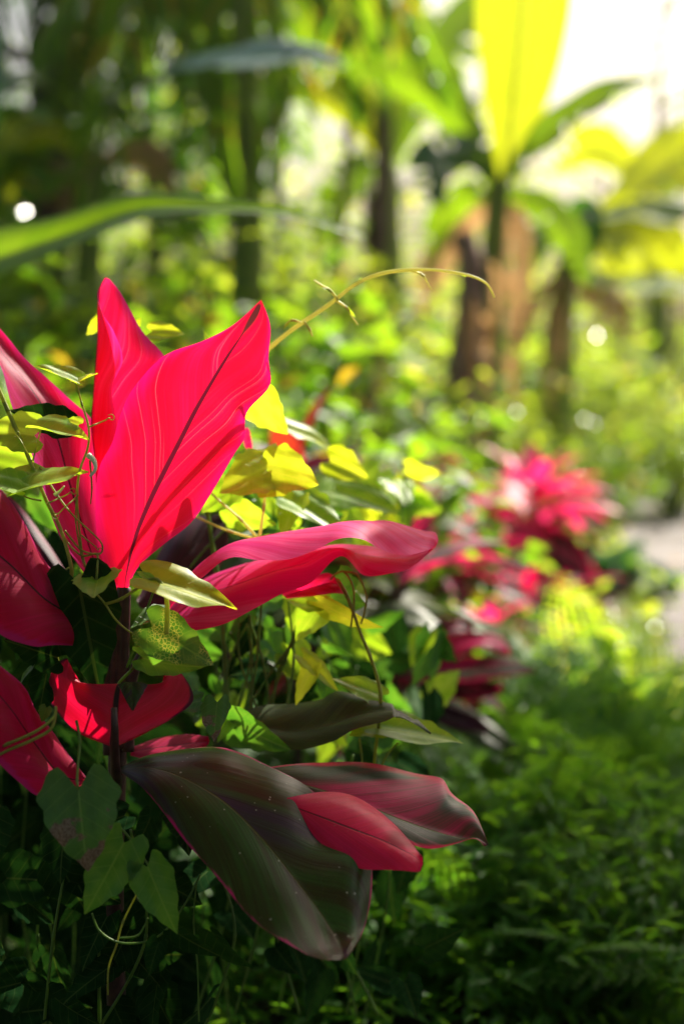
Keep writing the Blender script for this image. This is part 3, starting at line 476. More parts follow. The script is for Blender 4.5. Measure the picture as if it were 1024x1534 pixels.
# ------------------------------------------------------------------ generic leaves for the rest of the garden
def blade(length, width, arch, fold=0.2, pet=0.12, rows=14, cols=3, twist=0.0, seed=0, wave=0.05):
    """a lance-shaped leaf growing along +Y from the origin and arching; returns vertices, uv, faces"""
    rnd = random.Random(seed); V = []; UV = []; F = []; ph = rnd.uniform(0, 6); p = Vector((0, 0, 0)); ang = 0.0; st = length / rows
    for i in range(rows + 1):
        t = i / rows
        tt = max(0, (t - pet) / (1 - pet)); hw = width / 2 * (math.sin(math.pi * tt ** 0.8) ** 0.8 if 0 < tt < 1 else 0) + 0.006 * length * (1 - t)
        dirv = Vector((0, math.cos(ang), math.sin(ang))); nrm = Vector((0, -math.sin(ang), math.cos(ang))); tw = twist * t
        sx = Vector((math.cos(tw), 0, 0)) + nrm * math.sin(tw)
        for j in range(-cols, cols + 1):
            a = j / cols; V.append(p + sx * (a * hw) + nrm * (fold * abs(a) * hw + wave * hw * math.sin(t * 13 + ph + (1.5 if a > 0 else 0)) * abs(a))); UV.append((0.5 + a / 2, t))
        p = p + dirv * st; ang -= arch / rows
    w_ = 2 * cols + 1
    for i in range(rows):
        for j in range(w_ - 1): F.append((i * w_ + j, i * w_ + j + 1, (i + 1) * w_ + j + 1, (i + 1) * w_ + j))
    return V, UV, F
_bm = {}
def blade_mesh(kind, mat, i):
    k = (kind, mat, i)
    if k not in _bm:
        L_, W_, A_, Fo = kind
        V, UV, F = blade(L_, W_, A_ * (0.8 + 0.15 * i), Fo, seed=i + 5, twist=(i - 1) * 0.25)
        me = bpy.data.meshes.new('leaf'); me.from_pydata([tuple(v) for v in V], [], F); l = me.uv_layers.new(name='UVMap')
        buf = []
        for lp in me.loops: buf.extend(UV[lp.vertex_index])
        l.data.foreach_set('uv', buf); me.polygons.foreach_set('use_smooth', [True] * len(me.polygons)); me.materials.append(M[mat]); _bm[k] = me
    return _bm[k]
def put_leaf(root, me, off, az, el, sc=1.0, roll=0.0):
    o = bpy.data.objects.new('leaf', me); COL.objects.link(o); o.parent = root; o.location = off
    m = Matrix.Rotation(az, 3, 'Z') @ Matrix.Rotation(el, 3, 'X') @ Matrix.Rotation(roll, 3, 'Y'); o.rotation_euler = m.to_euler(); o.scale = (sc, sc, sc); return o
def cordyline(label, loc, h, L_, rings, cat='plant', seed=0, name='cordyline_plant', wid=0.24, group='smaller cordylines in the bed'):
    """rings: (count, elevation deg, material, arch, scale, height fraction)"""
    rnd = random.Random(seed); h *= K; L_ *= K; root = thing(name, label, cat, loc, group)
    V, F = tube([Vector((0, 0, -0.03)), Vector((0.01, 0, h * 0.5)), Vector((0, 0.01, h))], 0.014, 0.009, 8, 10); mesh_obj('stem', V, F, M['stem_plum'], root, local=True)
    a0 = rnd.uniform(0, 6)
    for (n_, el, mat, arch, sc, hf) in rings:
        for k in range(n_):
            az = a0 + 2 * math.pi * k / n_ + rnd.uniform(-0.3, 0.3); i = rnd.randint(0, 3)
            put_leaf(root, blade_mesh((L_, L_ * wid, arch, 0.22), mat, i), (0, 0, h * (hf + rnd.uniform(-0.06, 0.06))), az, R(el + rnd.uniform(-10, 10)), sc * rnd.uniform(0.85, 1.12), rnd.uniform(-0.4, 0.4))
        a0 += 1.1
    return root
# the red bush by the path, and the other small cordylines
K = 1.28
def gl(px, d): return at(px, d * K)
cordyline('pink red cordyline bush with plum lower leaves standing beside the gravel path', gl(800, 4.6), 0.50, 0.30, [(7, 60, 'hotpink', 0.6, 0.8, 1.0), (9, 36, 'hotpink', 0.9, 0.95, 0.97), (10, 16, 'hotpink', 1.0, 1.0, 0.9), (9, 4, 'streak', 1.0, 1.0, 0.8), (9, -2, 'plum', 1.0, 1.0, 0.68), (9, -10, 'plum', 0.9, 0.9, 0.45)], seed=3, wid=0.30)
cordyline('small red cordyline seedling below the red bush, among light herbs', gl(782, 4.05), 0.22, 0.17, [(4, 70, 'rose', 0.3, 1.0, 1.0), (5, 45, 'hotpink', 0.5, 0.9, 0.95), (5, 10, 'plum', 0.7, 0.9, 0.7)], seed=5, wid=0.34)
cordyline('crimson cordyline half hidden behind pale vine leaves, in front of a reddish stalk', gl(596, 3.3), 0.66, 0.26, [(5, 42, 'streak', 0.7, 0.8, 0.95), (6, 20, 'streak', 0.8, 1.0, 0.95), (7, 0, 'plum', 0.9, 1.0, 0.8), (6, -10, 'olive', 0.9, 1.0, 0.6)], seed=8)
cordyline('cordyline with russet oval leaf behind the yellow vine leaves', gl(440, 2.5), 0.74, 0.24, [(3, 68, 'russet', 0.3, 0.8, 1.0), (4, 40, 'plum', 0.8, 0.9, 0.95), (5, 5, 'olive', 0.8, 1.0, 0.8), (5, -5, 'plum', 0.8, 1.0, 0.6)], seed=12, wid=0.34)
cordyline('dark cordyline with pink streaked leaves under the tip of the drooping pink leaf', gl(590, 2.55), 0.56, 0.30, [(3, 50, 'streak', 0.7, 0.8, 1.0), (5, 25, 'streak', 0.8, 0.9, 0.98), (5, 8, 'olive', 0.9, 1.0, 0.9), (5, -5, 'bronze_pink', 0.8, 1.0, 0.7)], seed=15)
cordyline('dark plum and pink cordyline between the crimson one and the red bush', gl(690, 4.0), 0.40, 0.24, [(5, 60, 'hotpink', 0.5, 0.9, 1.0), (7, 30, 'streak', 0.8, 1.0, 0.95), (8, 5, 'plum', 0.9, 1.0, 0.8), (7, -10, 'plum', 0.9, 0.9, 0.5)], seed=21, wid=0.30)
cordyline('low plum cordyline at the front foot of the red bush, half under herbs', gl(850, 4.3), 0.26, 0.22, [(5, 40, 'streak', 0.7, 0.9, 1.0), (8, 8, 'plum', 0.9, 1.0, 0.85)], seed=23, wid=0.30)
cordyline('pink and plum cordyline just behind the tip of the drooping pink leaf', gl(655, 3.25), 0.46, 0.24, [(5, 40, 'hotpink', 0.7, 0.85, 1.0), (7, 15, 'streak', 0.8, 1.0, 0.95), (8, -5, 'plum', 0.9, 1.0, 0.75)], seed=27, wid=0.28)
cordyline('small plum cordyline with pink heart, in the herbs above the curled red leaf', gl(735, 3.5), 0.26, 0.2, [(5, 50, 'hotpink', 0.6, 0.8, 1.0), (7, 15, 'streak', 0.8, 1.0, 0.95), (7, -5, 'plum', 0.9, 1.0, 0.75)], seed=29, wid=0.30)
# the low one with a curled red leaf, placed leaf by leaf
bp = P(600, 1010, 3.233); c2 = thing('cordyline_plant', 'low dark cordyline with one curled red leaf over a flat grey green one', 'plant', (bp.x, bp.y, gz(bp.x, bp.y)), 'smaller cordylines in the bed')
V, F = tube([Vector((bp.x, bp.y, -0.02)), P(585, 1100, 3.245), P(590, 1000, 3.233)], 0.016, 0.010, 8, 12); mesh_obj('stem', V, F, M['stem_plum'], c2)
EL('leaf', c2, [((590, 1000), (592, 1004), (594, 1008)), ((625, 972), (628, 990), (632, 1000)), ((665, 955), (670, 972), (680, 985)), ((705, 948), (715, 962), (720, 970)), ((745, 955), (748, 965), (745, 978)), ((762, 970), (764, 976), (760, 982))], M['hotpink'], 3.196, 0.06, -0.05, 0.2, d2=3.148, label='curled red leaf')
EL('leaf', c2, [((590, 1008), (590, 1014), (592, 1018)), ((640, 992), (640, 1008), (640, 1024)), ((700, 986), (700, 1006), (700, 1022)), ((755, 990), (755, 1002), (750, 1014)), ((800, 1000), (802, 1004), (800, 1008))], M['bronze_pink'], 3.148, 0.10, -0.06, 0.18, d2=3.050)
EL('leaf', c2, [((600, 1020), (600, 1026), (602, 1030)), ((660, 1010), (660, 1028), (662, 1046)), ((710, 1015), (712, 1032), (712, 1048)), ((750, 1025), (752, 1032), (748, 1040))], M['streak'], 3.172, 0.04, -0.03, 0.1, d2=3.123)
EL('leaf', c2, [((540, 940), (542, 946), (545, 950)), ((575, 905), (580, 925), (585, 945)), ((615, 905), (622, 928), (628, 952)), ((650, 930), (655, 945), (652, 955)), ((658, 952), (660, 955), (658, 958))], M['olive'], 2.989, 0.08, -0.04, 0.15, d2=2.928)
EL('leaf', c2, [((590, 960), (590, 966), (590, 970)), ((625, 930), (630, 948), (640, 962)), ((670, 925), (680, 940), (690, 952)), ((705, 935), (710, 942), (705, 950))], M['streak'], 3.270, 0.04, -0.02, 0.1, d2=3.294)
EL('leaf', c2, [((595, 985), (594, 990), (592, 995)), ((560, 960), (550, 975), (545, 995)), ((520, 955), (505, 970), (500, 985)), ((480, 965), (475, 970), (478, 975))], M['plum'], 3.196, 0.04, -0.03, 0.15)
EL('leaf', c2, [((600, 1030), (602, 1036), (600, 1040)), ((640, 1045), (640, 1062), (632, 1075)), ((690, 1060), (690, 1078), (680, 1090)), ((730, 1085), (735, 1092), (728, 1098))], M['plum'], 3.123, 0.04, -0.03, 0.15, d2=3.026)
EL('leaf', c2, [((590, 1035), (585, 1040), (580, 1042)), ((560, 1060), (545, 1072), (535, 1085)), ((520, 1095), (505, 1105), (500, 1115)), ((480, 1120), (475, 1125), (478, 1130))], M['olive'], 3.123, 0.04, -0.03, 0.15, d2=3.050)
EL('leaf', c2, [((600, 1005), (600, 1010), (602, 1014)), ((650, 1035), (645, 1055), (640, 1070)), ((720, 1070), (712, 1092), (700, 1108)), ((775, 1120), (772, 1130), (765, 1138))], M['olive'], 3.172, 0.05, -0.04, 0.15, d2=2.989)

# shrubs and herbs made of stems and many small leaves
def leafcard(V, F, p, d, n, L_, W_, bend=0.25):
    s_ = d.cross(n).normalized(); nn = s_.cross(d); b = len(V)
    V += [p, p + d * (0.35 * L_) + s_ * (W_ / 2) + nn * (0.06 * L_), p + d * (0.4 * L_), p + d * (0.35 * L_) - s_ * (W_ / 2) + nn * (0.06 * L_), p + d * (0.75 * L_) + s_ * (W_ * 0.32) - nn * (bend * 0.1 * L_), p + d * (0.75 * L_) - s_ * (W_ * 0.32) - nn * (bend * 0.1 * L_), p + d * L_ - nn * (bend * L_ * 0.4)]
    F += [(b, b + 1, b + 2), (b, b + 2, b + 3), (b + 1, b + 4, b + 2), (b + 2, b + 5, b + 3), (b + 2, b + 4, b + 6), (b + 2, b + 6, b + 5)]
def rdir(rnd, zlo=-1, zhi=1):
    z = rnd.uniform(zlo, zhi); a = rnd.uniform(0, 2 * math.pi); r = math.sqrt(max(0, 1 - z * z)); return Vector((r * math.cos(a), r * math.sin(a), z))
def shrub_mesh(h, w_, L_, W_, stems, per, seed, droop=0.3):
    rnd = random.Random(seed); V = []; F = []; SV = []; SF = []
    for k in range(stems):
        a = rnd.uniform(0, 6.283); rr = w_ / 2 * rnd.uniform(0.1, 1.0) ** 0.7; hh = h * rnd.uniform(0.55, 1.0) * (1 - 0.35 * (rr / (w_ / 2)) ** 2)
        top = Vector((rr * math.cos(a), rr * math.sin(a), hh)); mid = Vector((top.x * 0.45 + rnd.uniform(-.05, .05) * w_, top.y * 0.45, hh * 0.6))
        pts = [Vector((top.x * 0.12, top.y * 0.12, -0.03)), mid, top]; tube(pts, 0.006 * h + 0.002, 0.002, 5, 8, SV, SF)
        for q in range(per):
            t = 0.18 + 0.82 * (q + rnd.random()) / per; p = cr(pts, t); d = rdir(rnd, -0.25 - droop, 0.75); off = rdir(rnd) * (0.06 * w_ * rnd.random())
            leafcard(V, F, p + off, d, (Vector((0, 0, 1)) + rdir(rnd) * 0.7).normalized(), L_ * rnd.uniform(0.6, 1.2), W_ * rnd.uniform(0.7, 1.2))
    return (V, F), (SV, SF)
_sm = {}
def shrub(label, loc, kind, mat, group, sc=1.0, name='leafy_shrub', cat='shrub', seed=None):
    k = (kind, mat)
    if k not in _sm:
        (V, F), (SV, SF) = shrub_mesh(*kind)
        r = thing(name, label, cat, loc, group); mesh_obj('foliage', V, F, M[mat], r, smooth=False, local=True); mesh_obj('stem', SV, SF, M['stem_green'], r, local=True); _sm[k] = r
    else:
        r = copy_tree(_sm[k]); r.name = name; tag(r, label, cat, group)
    r.location = loc; r.rotation_euler = (0, 0, random.uniform(0, 6.28)); s_ = K * sc * random.uniform(0.92, 1.08); r.scale = (s_, s_, s_); return r
HERB = (0.34, 0.50, 0.055, 0.040, 30, 16, 1); HERB2 = (0.42, 0.55, 0.085, 0.050, 24, 14, 2); LACY = (0.5, 0.7, 0.05, 0.018, 40, 26, 3); BUSH = (1.1, 1.2, 0.13, 0.065, 34, 22, 4); BROAD = (0.7, 0.8, 0.17, 0.11, 14, 10, 6)
g = 'herbs between the cordylines and the path'
for lab, px, d, k, m, sc in (('light green herb clump at the foot of the red cordyline bush', 720, 4.2, HERB, 'f_bright', 1.0), ('light green herb clump touching the path edge right of the red seedling', 905, 4.4, HERB, 'f_bright', 1.0),
        ('fresh green herb around the small red seedling', 835, 3.8, HERB, 'f_mid', 1.0), ('fresh green herb left of the small red seedling', 705, 3.6, HERB2, 'f_mid', 0.9), ('lime herb just below the small red seedling', 770, 3.45, HERB, 'f_bright', 0.85),
        ('pale herb leaning over the path edge above the lacy undergrowth', 960, 3.9, HERB, 'f_bright', 0.9), ('herb tuft filling the gap right of the curled red leaf', 812, 3.1, HERB2, 'f_mid', 0.9), ('herb tuft right of the dark purple clump by the path', 960, 5.2, HERB, 'f_bright', 0.9),
        ('tall lime herb behind the streaked dark cordyline', 640, 3.9, HERB2, 'f_bright', 0.85), ('lime herb in the shade left of the red bush', 665, 4.6, HERB2, 'f_mid', 0.8), ('herb under the low dark cordyline', 700, 2.75, HERB2, 'f_mid', 0.8)):
    shrub(lab, gl(px, d), k, m, g, sc, 'herb_clump', 'herb')
g = 'dark purple clumps by the path'
PUR = (0.30, 0.34, 0.075, 0.05, 16, 14, 11)
for lab, px, d, sc in (('dark purple clump at the path edge low in front of pale herbs', 905, 3.95, 0.85), ('purple clump under the right side of the red bush', 893, 4.75, 0.9), ('purple clump under the left side of the red bush', 745, 4.55, 1.1), ('purple clump right of the red seedling', 860, 4.3, 0.7), ('faint purple clump amid dark undergrowth below the curled red leaf', 760, 2.9, 0.6)):
    shrub(lab, gl(px, d), PUR, 'f_purple', g, sc, 'purple_plant', 'plant')
shrub('blue green round leaved plant overhanging the path beside the red bush', gl(920, 5.3), (0.36, 0.44, 0.13, 0.11, 14, 7, 21), 'f_teal', None, 1.05, 'round_leaved_plant', 'plant')
shrub('blue green leafy plant left of the red bush', gl(680, 5.1), (0.62, 0.44, 0.13, 0.07, 12, 9, 22), 'f_teal', None, 0.9, 'leafy_shrub', 'shrub')
shrub('yellow croton under the dry hanging stalk behind the red bush', gl(828, 7.8), (0.62, 0.5, 0.14, 0.06, 14, 12, 23), 'f_yellow', None, 1.0, 'croton_shrub', 'shrub')
# ferns
def fern_frond(L_, W_, arch, seed, np_=22):
    rnd = random.Random(seed); V = []; F = []; p = Vector((0, 0, 0)); ang = 0; pts = []
    for i in range(np_ + 1):
        t = i / np_; pts.append(p.copy()); dv = Vector((0, math.cos(ang), math.sin(ang))); nv = Vector((0, -math.sin(ang), math.cos(ang)))
        if t > 0.12:
            hw = W_ / 2 * math.sin(math.pi * min(1, (1 - t) * 0.95 + 0.02)) ** 0.7 * (1.0 if t > .3 else (t - .12) / .18 * .5 + .5)
            for s_ in (-1, 1):
                d = (Vector((s_, 0, 0)) * 0.9 + dv * 0.42 - nv * 0.18 + rdir(rnd) * 0.08).normalized(); m_ = 5
                for q in range(m_):       # pinnules along each pinna
                    u = (q + 0.5) / m_; pp = p + d * (hw * u)
                    for z_ in (-1, 1): leafcard(V, F, pp, (dv * z_ * 0.9 + d * 0.5).normalized(), nv, hw * 0.24 * (1.15 - u), hw * 0.13)
        p = p + dv * (L_ / np_); ang -= arch / np_
    tube(pts, 0.0025, 0.0008, 5, 20, V, F)
    return V, F
FR = []
for i, (l_, w_, a_) in enumerate(((0.5, 0.22, 0.9), (0.42, 0.2, 1.3), (0.56, 0.24, 0.6))):
    V, F = fern_frond(l_, w_, a_, i); me = bpy.data.meshes.new('frond'); me.from_pydata([tuple(v) for v in V], [], F); FR.append(me)
FRM = {}
def frond_mesh(i, mat):
    if (i, mat) not in FRM:
        me = FR[i].copy(); me.materials.append(M[mat]); FRM[(i, mat)] = me
    return FRM[(i, mat)]
def fern(label, loc, n_, sc, mat, seed, group='ferns in the shaded foreground'):
    rnd = random.Random(seed); r = thing('fern', label, 'fern', loc, group); a0 = rnd.uniform(0, 6)
    for k in range(n_):
        o = bpy.data.objects.new('frond', frond_mesh(rnd.randint(0, 2), mat)); COL.objects.link(o); o.parent = r
        m = Matrix.Rotation(a0 + 6.283 * k / n_ + rnd.uniform(-.3, .3), 3, 'Z') @ Matrix.Rotation(R(rnd.uniform(35, 82)), 3, 'X'); o.rotation_euler = m.to_euler(); s_ = K * sc * rnd.uniform(0.8, 1.15); o.scale = (s_, s_, s_)
    return r
for i, (lab, px, d, n_, sc, m) in enumerate((('fern at the very bottom of the bed, right of the broad bronze leaf tip', 640, 2.05, 9, 0.62, 'f_fern'), ('low fern in dark shade in the bottom right corner', 900, 2.1, 9, 0.62, 'f_fern'), ('fern under the pink margined dark leaf', 760, 2.3, 10, 0.7, 'f_fern'),
        ('fern right of the pink margined dark leaf', 900, 2.5, 10, 0.72, 'f_fern'), ('fern below the low dark cordyline', 780, 2.75, 10, 0.66, 'f_fern'), ('brighter fern at the right edge in front of the path', 960, 3.05, 11, 0.75, 'f_bright'), ('fern behind the brighter fern, touching the path', 880, 3.4, 10, 0.62, 'f_bright'),
        ('fern in shade under the crimson leaf', 560, 2.2, 9, 0.6, 'f_fern'), ('dark fern at the lower right edge of the bed', 1010, 2.3, 10, 0.8, 'f_fern'), ('lush fern in the middle of the lower right bank', 830, 2.45, 12, 0.85, 'f_fern'), ('lush fern at the right edge halfway down the bank', 990, 2.65, 12, 0.85, 'f_fern'), ('lush fern left in the bank, right behind the crimson leaf', 690, 2.55, 11, 0.8, 'f_fern'), ('bright tall fern beside the path on top of the bank', 930, 3.2, 12, 0.9, 'f_bright'), ('mid green fern between the curled red leaf and the bright ferns', 830, 3.0, 11, 0.8, 'f_fern'), ('fern at the far right of the bank where the path meets the frame', 1015, 3.4, 11, 0.85, 'f_bright'), ('fern hidden deep behind the bronze leaf', 420, 2.15, 9, 0.66, 'f_fern'))):
    fern(lab, gl(px, d), n_ + 2, sc * 1.15, M and m, i + 40)
g = 'feathery herbs in the shaded foreground bank'
FEA = (0.46, 0.6, 0.055, 0.014, 36, 30, 51)
for lab, px, d, sc in (('feathery herb at the bottom edge under the broad bronze leaf', 600, 2.0, 0.75), ('feathery herb in the bottom right corner', 960, 1.95, 0.8), ('feathery herb beside the tip of the pink margined leaf', 770, 2.15, 0.8), ('feathery herb in the centre of the dark bank', 880, 2.25, 0.8), ('feathery herb at the right edge low in the bank', 1000, 2.15, 0.8), ('feathery herb under the low dark cordyline', 720, 2.5, 0.8), ('feathery herb near the middle of the bank top', 860, 2.7, 0.85), ('feathery herb at the right edge high in the bank', 985, 2.85, 0.9), ('feathery herb at the bottom centre, left of the corner', 800, 1.95, 0.7), ('feathery herb at the bottom, below the bronze leaf tip', 480, 1.95, 0.6)):
    shrub(lab, gl(px, d), FEA, 'f_fern', g, sc, 'feathery_herb', 'herb')
# creeping vines and lacy bushes that fill the space behind the big cordyline
def creeper(label, px0, px1, py0, py1, d0, d1, n_, mats, seed, size=(45, 80)):
    rnd = random.Random(seed); p = P((px0 + px1) / 2, py1, (d0 + d1) / 2); r = thing('creeping_vine', label, 'vine', (p.x, p.y, gz(p.x, p.y)), 'vines scrambling behind the cordyline')
    for k in range(max(3, n_ // 5)):
        x = rnd.uniform(px0, px1); d = rnd.uniform(d0, d1)
        strand(r, [(x + rnd.uniform(-60, 60), py1 + 40, d), (x + rnd.uniform(-30, 30), (py0 + py1) / 2 + 40, d), (x, rnd.uniform(py0, (py0 + py1) / 2), d + rnd.uniform(-.05, .05))], 0.0022, 0.0014, 'stem_green')
    for k in range(n_):
        x, y, d = rnd.uniform(px0, px1), rnd.uniform(py0, py1), rnd.uniform(d0, d1); L_ = rnd.uniform(*size); a = rnd.gauss(R(65), 0.9)
        VL(r, (x, y, d), (x + L_ * math.cos(a), y + L_ * math.sin(a), d - rnd.uniform(-0.02, 0.06)), rnd.choice(mats), rnd.uniform(0.65, 0.95), rnd.uniform(-60, 60), 0.25, 0.15)
    return r
creeper('lime vine scrambling between the scarlet leaf and the pink drooping leaf', 270, 470, 690, 800, 2.05, 2.3, 40, ['v_lime', 'v_lime', 'v_green', 'v_green'], 1, (30, 58))
creeper('green vine tangle in shade beneath the pink drooping leaf', 270, 500, 880, 1080, 2.0, 2.25, 52, ['v_green', 'v_green', 'v_lime', 'v_dark_shade'], 2, (35, 68))
creeper('green vine tangle right of the pale hanging strand', 480, 660, 930, 1120, 2.3, 2.6, 30, ['v_green', 'v_lime', 'v_dark_shade'], 3)
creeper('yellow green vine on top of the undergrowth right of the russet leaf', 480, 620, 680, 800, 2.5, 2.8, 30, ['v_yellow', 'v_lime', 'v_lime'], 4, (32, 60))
creeper('dark vine in deep shade at the bottom left corner', -20, 330, 1210, 1520, 1.72, 1.9, 40, ['v_dark_shade'], 5, (50, 95))
creeper('dark vine in the hollow under the left magenta leaves', -20, 200, 760, 1150, 2.05, 2.25, 34, ['v_dark_shade'], 6)
creeper('dim vine below the crimson leaf and behind the bronze leaf', 330, 640, 1120, 1480, 1.95, 2.2, 40, ['v_dark_shade'], 7)
creeper('dense dark vine mass added as shade behind the hanging vine', -80, 330, 1120, 1520, 2.15, 2.5, 90, ['v_dark_shade'], 8, (80, 140))  # leaf mass added to darken the hollow
rnd = random.Random(5)
for k in range(9):
    x0, x1 = rnd.uniform(330, 430), rnd.uniform(340, 480); strand(vc, [(x0, 1080, 1.97), ((x0 + x1) / 2 + rnd.uniform(-15, 15), 990, 1.98), (x1, rnd.uniform(890, 940), 1.98)], 0.0021, 0.0015, 'stem_green')
g = 'bushes in the middle distance on the left'
for lab, px, d, k, m, sc in (('lacy bright bush behind the left red leaves', 60, 4.6, LACY, 'f_mid', 1.9), ('lacy bright bush behind the tallest red leaf', 190, 5.2, LACY, 'f_bright', 2.0), ('lacy bush behind the tip of the scarlet leaf', 330, 5.0, LACY, 'f_mid', 1.95), ('leafy bush under the arching pale shoot', 450, 4.4, BUSH, 'f_mid', 0.95),
        ('leafy bush left of the brown fibrous trunk', 610, 5.6, BUSH, 'f_mid', 0.7), ('blue green bush below the arching pale shoot', 520, 3.9, BROAD, 'f_teal', 0.8), ('dark bush low between the vine and the reddish stalk', 480, 3.3, BUSH, 'f_mid', 0.72), ('large shaded bush at the left edge behind the banana leaf', -60, 5.6, BUSH, 'f_mid', 1.25),
        ('lacy low bush filling the gap behind the rolled red leaf', 130, 3.9, LACY, 'f_mid', 1.6), ('pale bush seen through the gap under the arching shoot', 400, 6.2, LACY, 'f_bright', 2.2), ('green bush low behind the yellow vine leaf', 380, 3.4, LACY, 'f_mid', 1.5), ('mid green bush behind the left edge magenta leaf', -20, 3.6, LACY, 'f_mid', 1.55)):
    shrub(lab, gl(px, d), k, m, g, sc * (1.4 if px < 420 else 1.1))
g = 'herbs beyond the path'
for lab, px, d, k, m, sc in (('sunlit herb bank at the far end of the path', 930, 11.4, BUSH, 'f_bright', 0.9), ('sunlit herb bank at the right edge beyond the path', 1010, 9.4, BUSH, 'f_bright', 0.75), ('dark leafy shrub at the bend of the path', 950, 12.4, BROAD, 'f_mid', 1.5), ('pale tall weeds behind the path on the right', 1000, 13.0, LACY, 'f_bright', 3.0), ('pale tall weeds left of the path end', 880, 10.2, LACY, 'f_bright', 2.2),
        ('leafy weeds behind the croton', 780, 9.0, BUSH, 'f_bright', 0.9), ('weeds between the brown trunk and the croton', 740, 7.8, LACY, 'f_bright', 1.8), ('low weeds right of the croton', 880, 7.6, LACY, 'f_mid', 1.3)):
    shrub(lab, gl(px, d), k, m, g, sc, 'weed_clump', 'weeds')
THICK = (2.6, 2.2, 0.22, 0.10, 26, 26, 31); THIN = (2.4, 2.4, 0.17, 0.06, 20, 22, 32)
g = 'tall thicket shrubs in the background'
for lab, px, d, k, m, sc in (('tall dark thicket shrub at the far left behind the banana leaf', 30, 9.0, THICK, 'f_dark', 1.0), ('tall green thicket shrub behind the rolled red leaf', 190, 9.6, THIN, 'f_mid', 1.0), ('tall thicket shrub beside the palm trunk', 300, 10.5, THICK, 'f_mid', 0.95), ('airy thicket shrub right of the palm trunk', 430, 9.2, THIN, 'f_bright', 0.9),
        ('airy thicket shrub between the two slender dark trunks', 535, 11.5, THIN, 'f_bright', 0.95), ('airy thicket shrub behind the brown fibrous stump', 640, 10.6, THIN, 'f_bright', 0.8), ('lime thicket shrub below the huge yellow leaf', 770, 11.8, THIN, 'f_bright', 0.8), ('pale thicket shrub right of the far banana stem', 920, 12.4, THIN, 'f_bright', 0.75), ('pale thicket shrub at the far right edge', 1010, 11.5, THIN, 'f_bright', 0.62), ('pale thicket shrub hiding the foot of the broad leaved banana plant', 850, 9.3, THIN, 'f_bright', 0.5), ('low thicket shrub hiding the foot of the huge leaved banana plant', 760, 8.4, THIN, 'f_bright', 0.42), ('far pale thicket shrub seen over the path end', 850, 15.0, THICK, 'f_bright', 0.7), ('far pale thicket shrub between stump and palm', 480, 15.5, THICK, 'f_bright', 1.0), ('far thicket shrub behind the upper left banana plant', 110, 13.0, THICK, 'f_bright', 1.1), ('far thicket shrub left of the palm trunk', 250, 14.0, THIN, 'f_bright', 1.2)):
    shrub(lab, at(px, d), k, m, g, sc / K, 'thicket_shrub', 'shrub')
# ground cover
def cover(name, n_, region, mat, L_, hmax, seed, skip=True, ratio=0.55):
    rnd = random.Random(seed); V = []; F = []; k = 0
    while k < n_:
        y = rnd.uniform(*region[1]); x = rnd.uniform(*region[0])
        dx = x - path_left(y)
        if skip and -0.05 + 0.1 * mnoise.noise(Vector((y * 2, 0, 1))) < dx < 1.0 + 0.12 * mnoise.noise(Vector((y * 2, 5, 1))): continue
        if abs(x) > 0.34 * y + 0.5: k += 0.2; continue
        k += 1; h = hmax * (0.5 + 0.5 * mnoise.noise(Vector((x * 1.6, y * 1.6, 7)))) * rnd.random() ** 0.6 + 0.01
        leafcard(V, F, Vector((x, y, gz(x, y) + h)), rdir(rnd, -0.5, 0.7), (Vector((0, 0, 1)) + rdir(rnd) * 0.7).normalized(), L_ * rnd.uniform(0.6, 1.3), L_ * ratio * rnd.uniform(0.7, 1.2))
    return tag(mesh_obj(name, V, F, M[mat], None, smooth=False), None, None, None, 'stuff')
cover('ground_cover', 24000, ((-2.2, 3.5), (2.2, 7.5)), 'f_fern', 0.07, 0.24, 1, True, 0.16)
cover('ground_cover', 9000, ((-3.5, 5.5), (5.5, 14)), 'f_bright', 0.09, 0.32, 2)
cover('fallen_leaves', 900, ((-4, 5), (4, 14)), 'f_dry', 0.13, 0.05, 3)
cover('fallen_leaves', 260, ((-0.6, 2.4), (2.5, 5.5)), 'f_dry', 0.08, 0.22, 6)
cover('path_litter', 260, ((0.9, 3.4), (4, 13)), 'f_dry', 0.07, 0.012, 4, False)
# ------------------------------------------------------------------ banana plants
def banana_leaf(root, pts, widths, mat, vdir, name='leaf', fold=0.25, tears=5, seed=0, label=None):
    """pts: world points along the midrib; widths: full width at each point; vdir: vector the blade faces"""
    rnd = random.Random(seed); rows, cols = 42, 5; V = []; UV = []; F = []
    cut = {(rnd.randint(8, rows - 6), rnd.choice((-1, 1))) for _ in range(tears)}
    W_ = [Vector((x, 0, 0)) for x in widths]
    for i in range(rows + 1):
        t = i / rows; p = cr(pts, t); tg = (cr(pts, min(1, t + .02)) - cr(pts, max(0, t - .02))).normalized()
        s_ = tg.cross(vdir).normalized(); nn = s_.cross(tg).normalized(); hw = max(0.004, cr(W_, t).x / 2)
        for j in range(-cols, cols + 1):
            a = j / cols; V.append(p + s_ * (a * hw) + nn * (fold * hw * (abs(a) - 0.6 * a * a) * 1.6) + nn * (0.05 * hw * math.sin(t * 21 + seed + (2 if a > 0 else 0)) * a * a)); UV.append((0.5 + a / 2, t))
    w_ = 2 * cols + 1
    for i in range(rows):
        for j in range(w_ - 1):
            if (i, 1 if j >= cols else -1) in cut and abs(j + 0.5 - cols) > 1.2: continue
            F.append((i * w_ + j, i * w_ + j + 1, (i + 1) * w_ + j + 1, (i + 1) * w_ + j))
    o = mesh_obj(name, V, F, M[mat], root, UV)
    if label: o['label'] = label
    V, F = tube([p + vdir * -0.004 for p in pts], 0.03 * max(widths), 0.004, 6, 24); mesh_obj('midrib', V, F, M['stem_pale' if mat == 'ban_yellow' else 'stem_green'], o)
    return o
CAMV = -FW
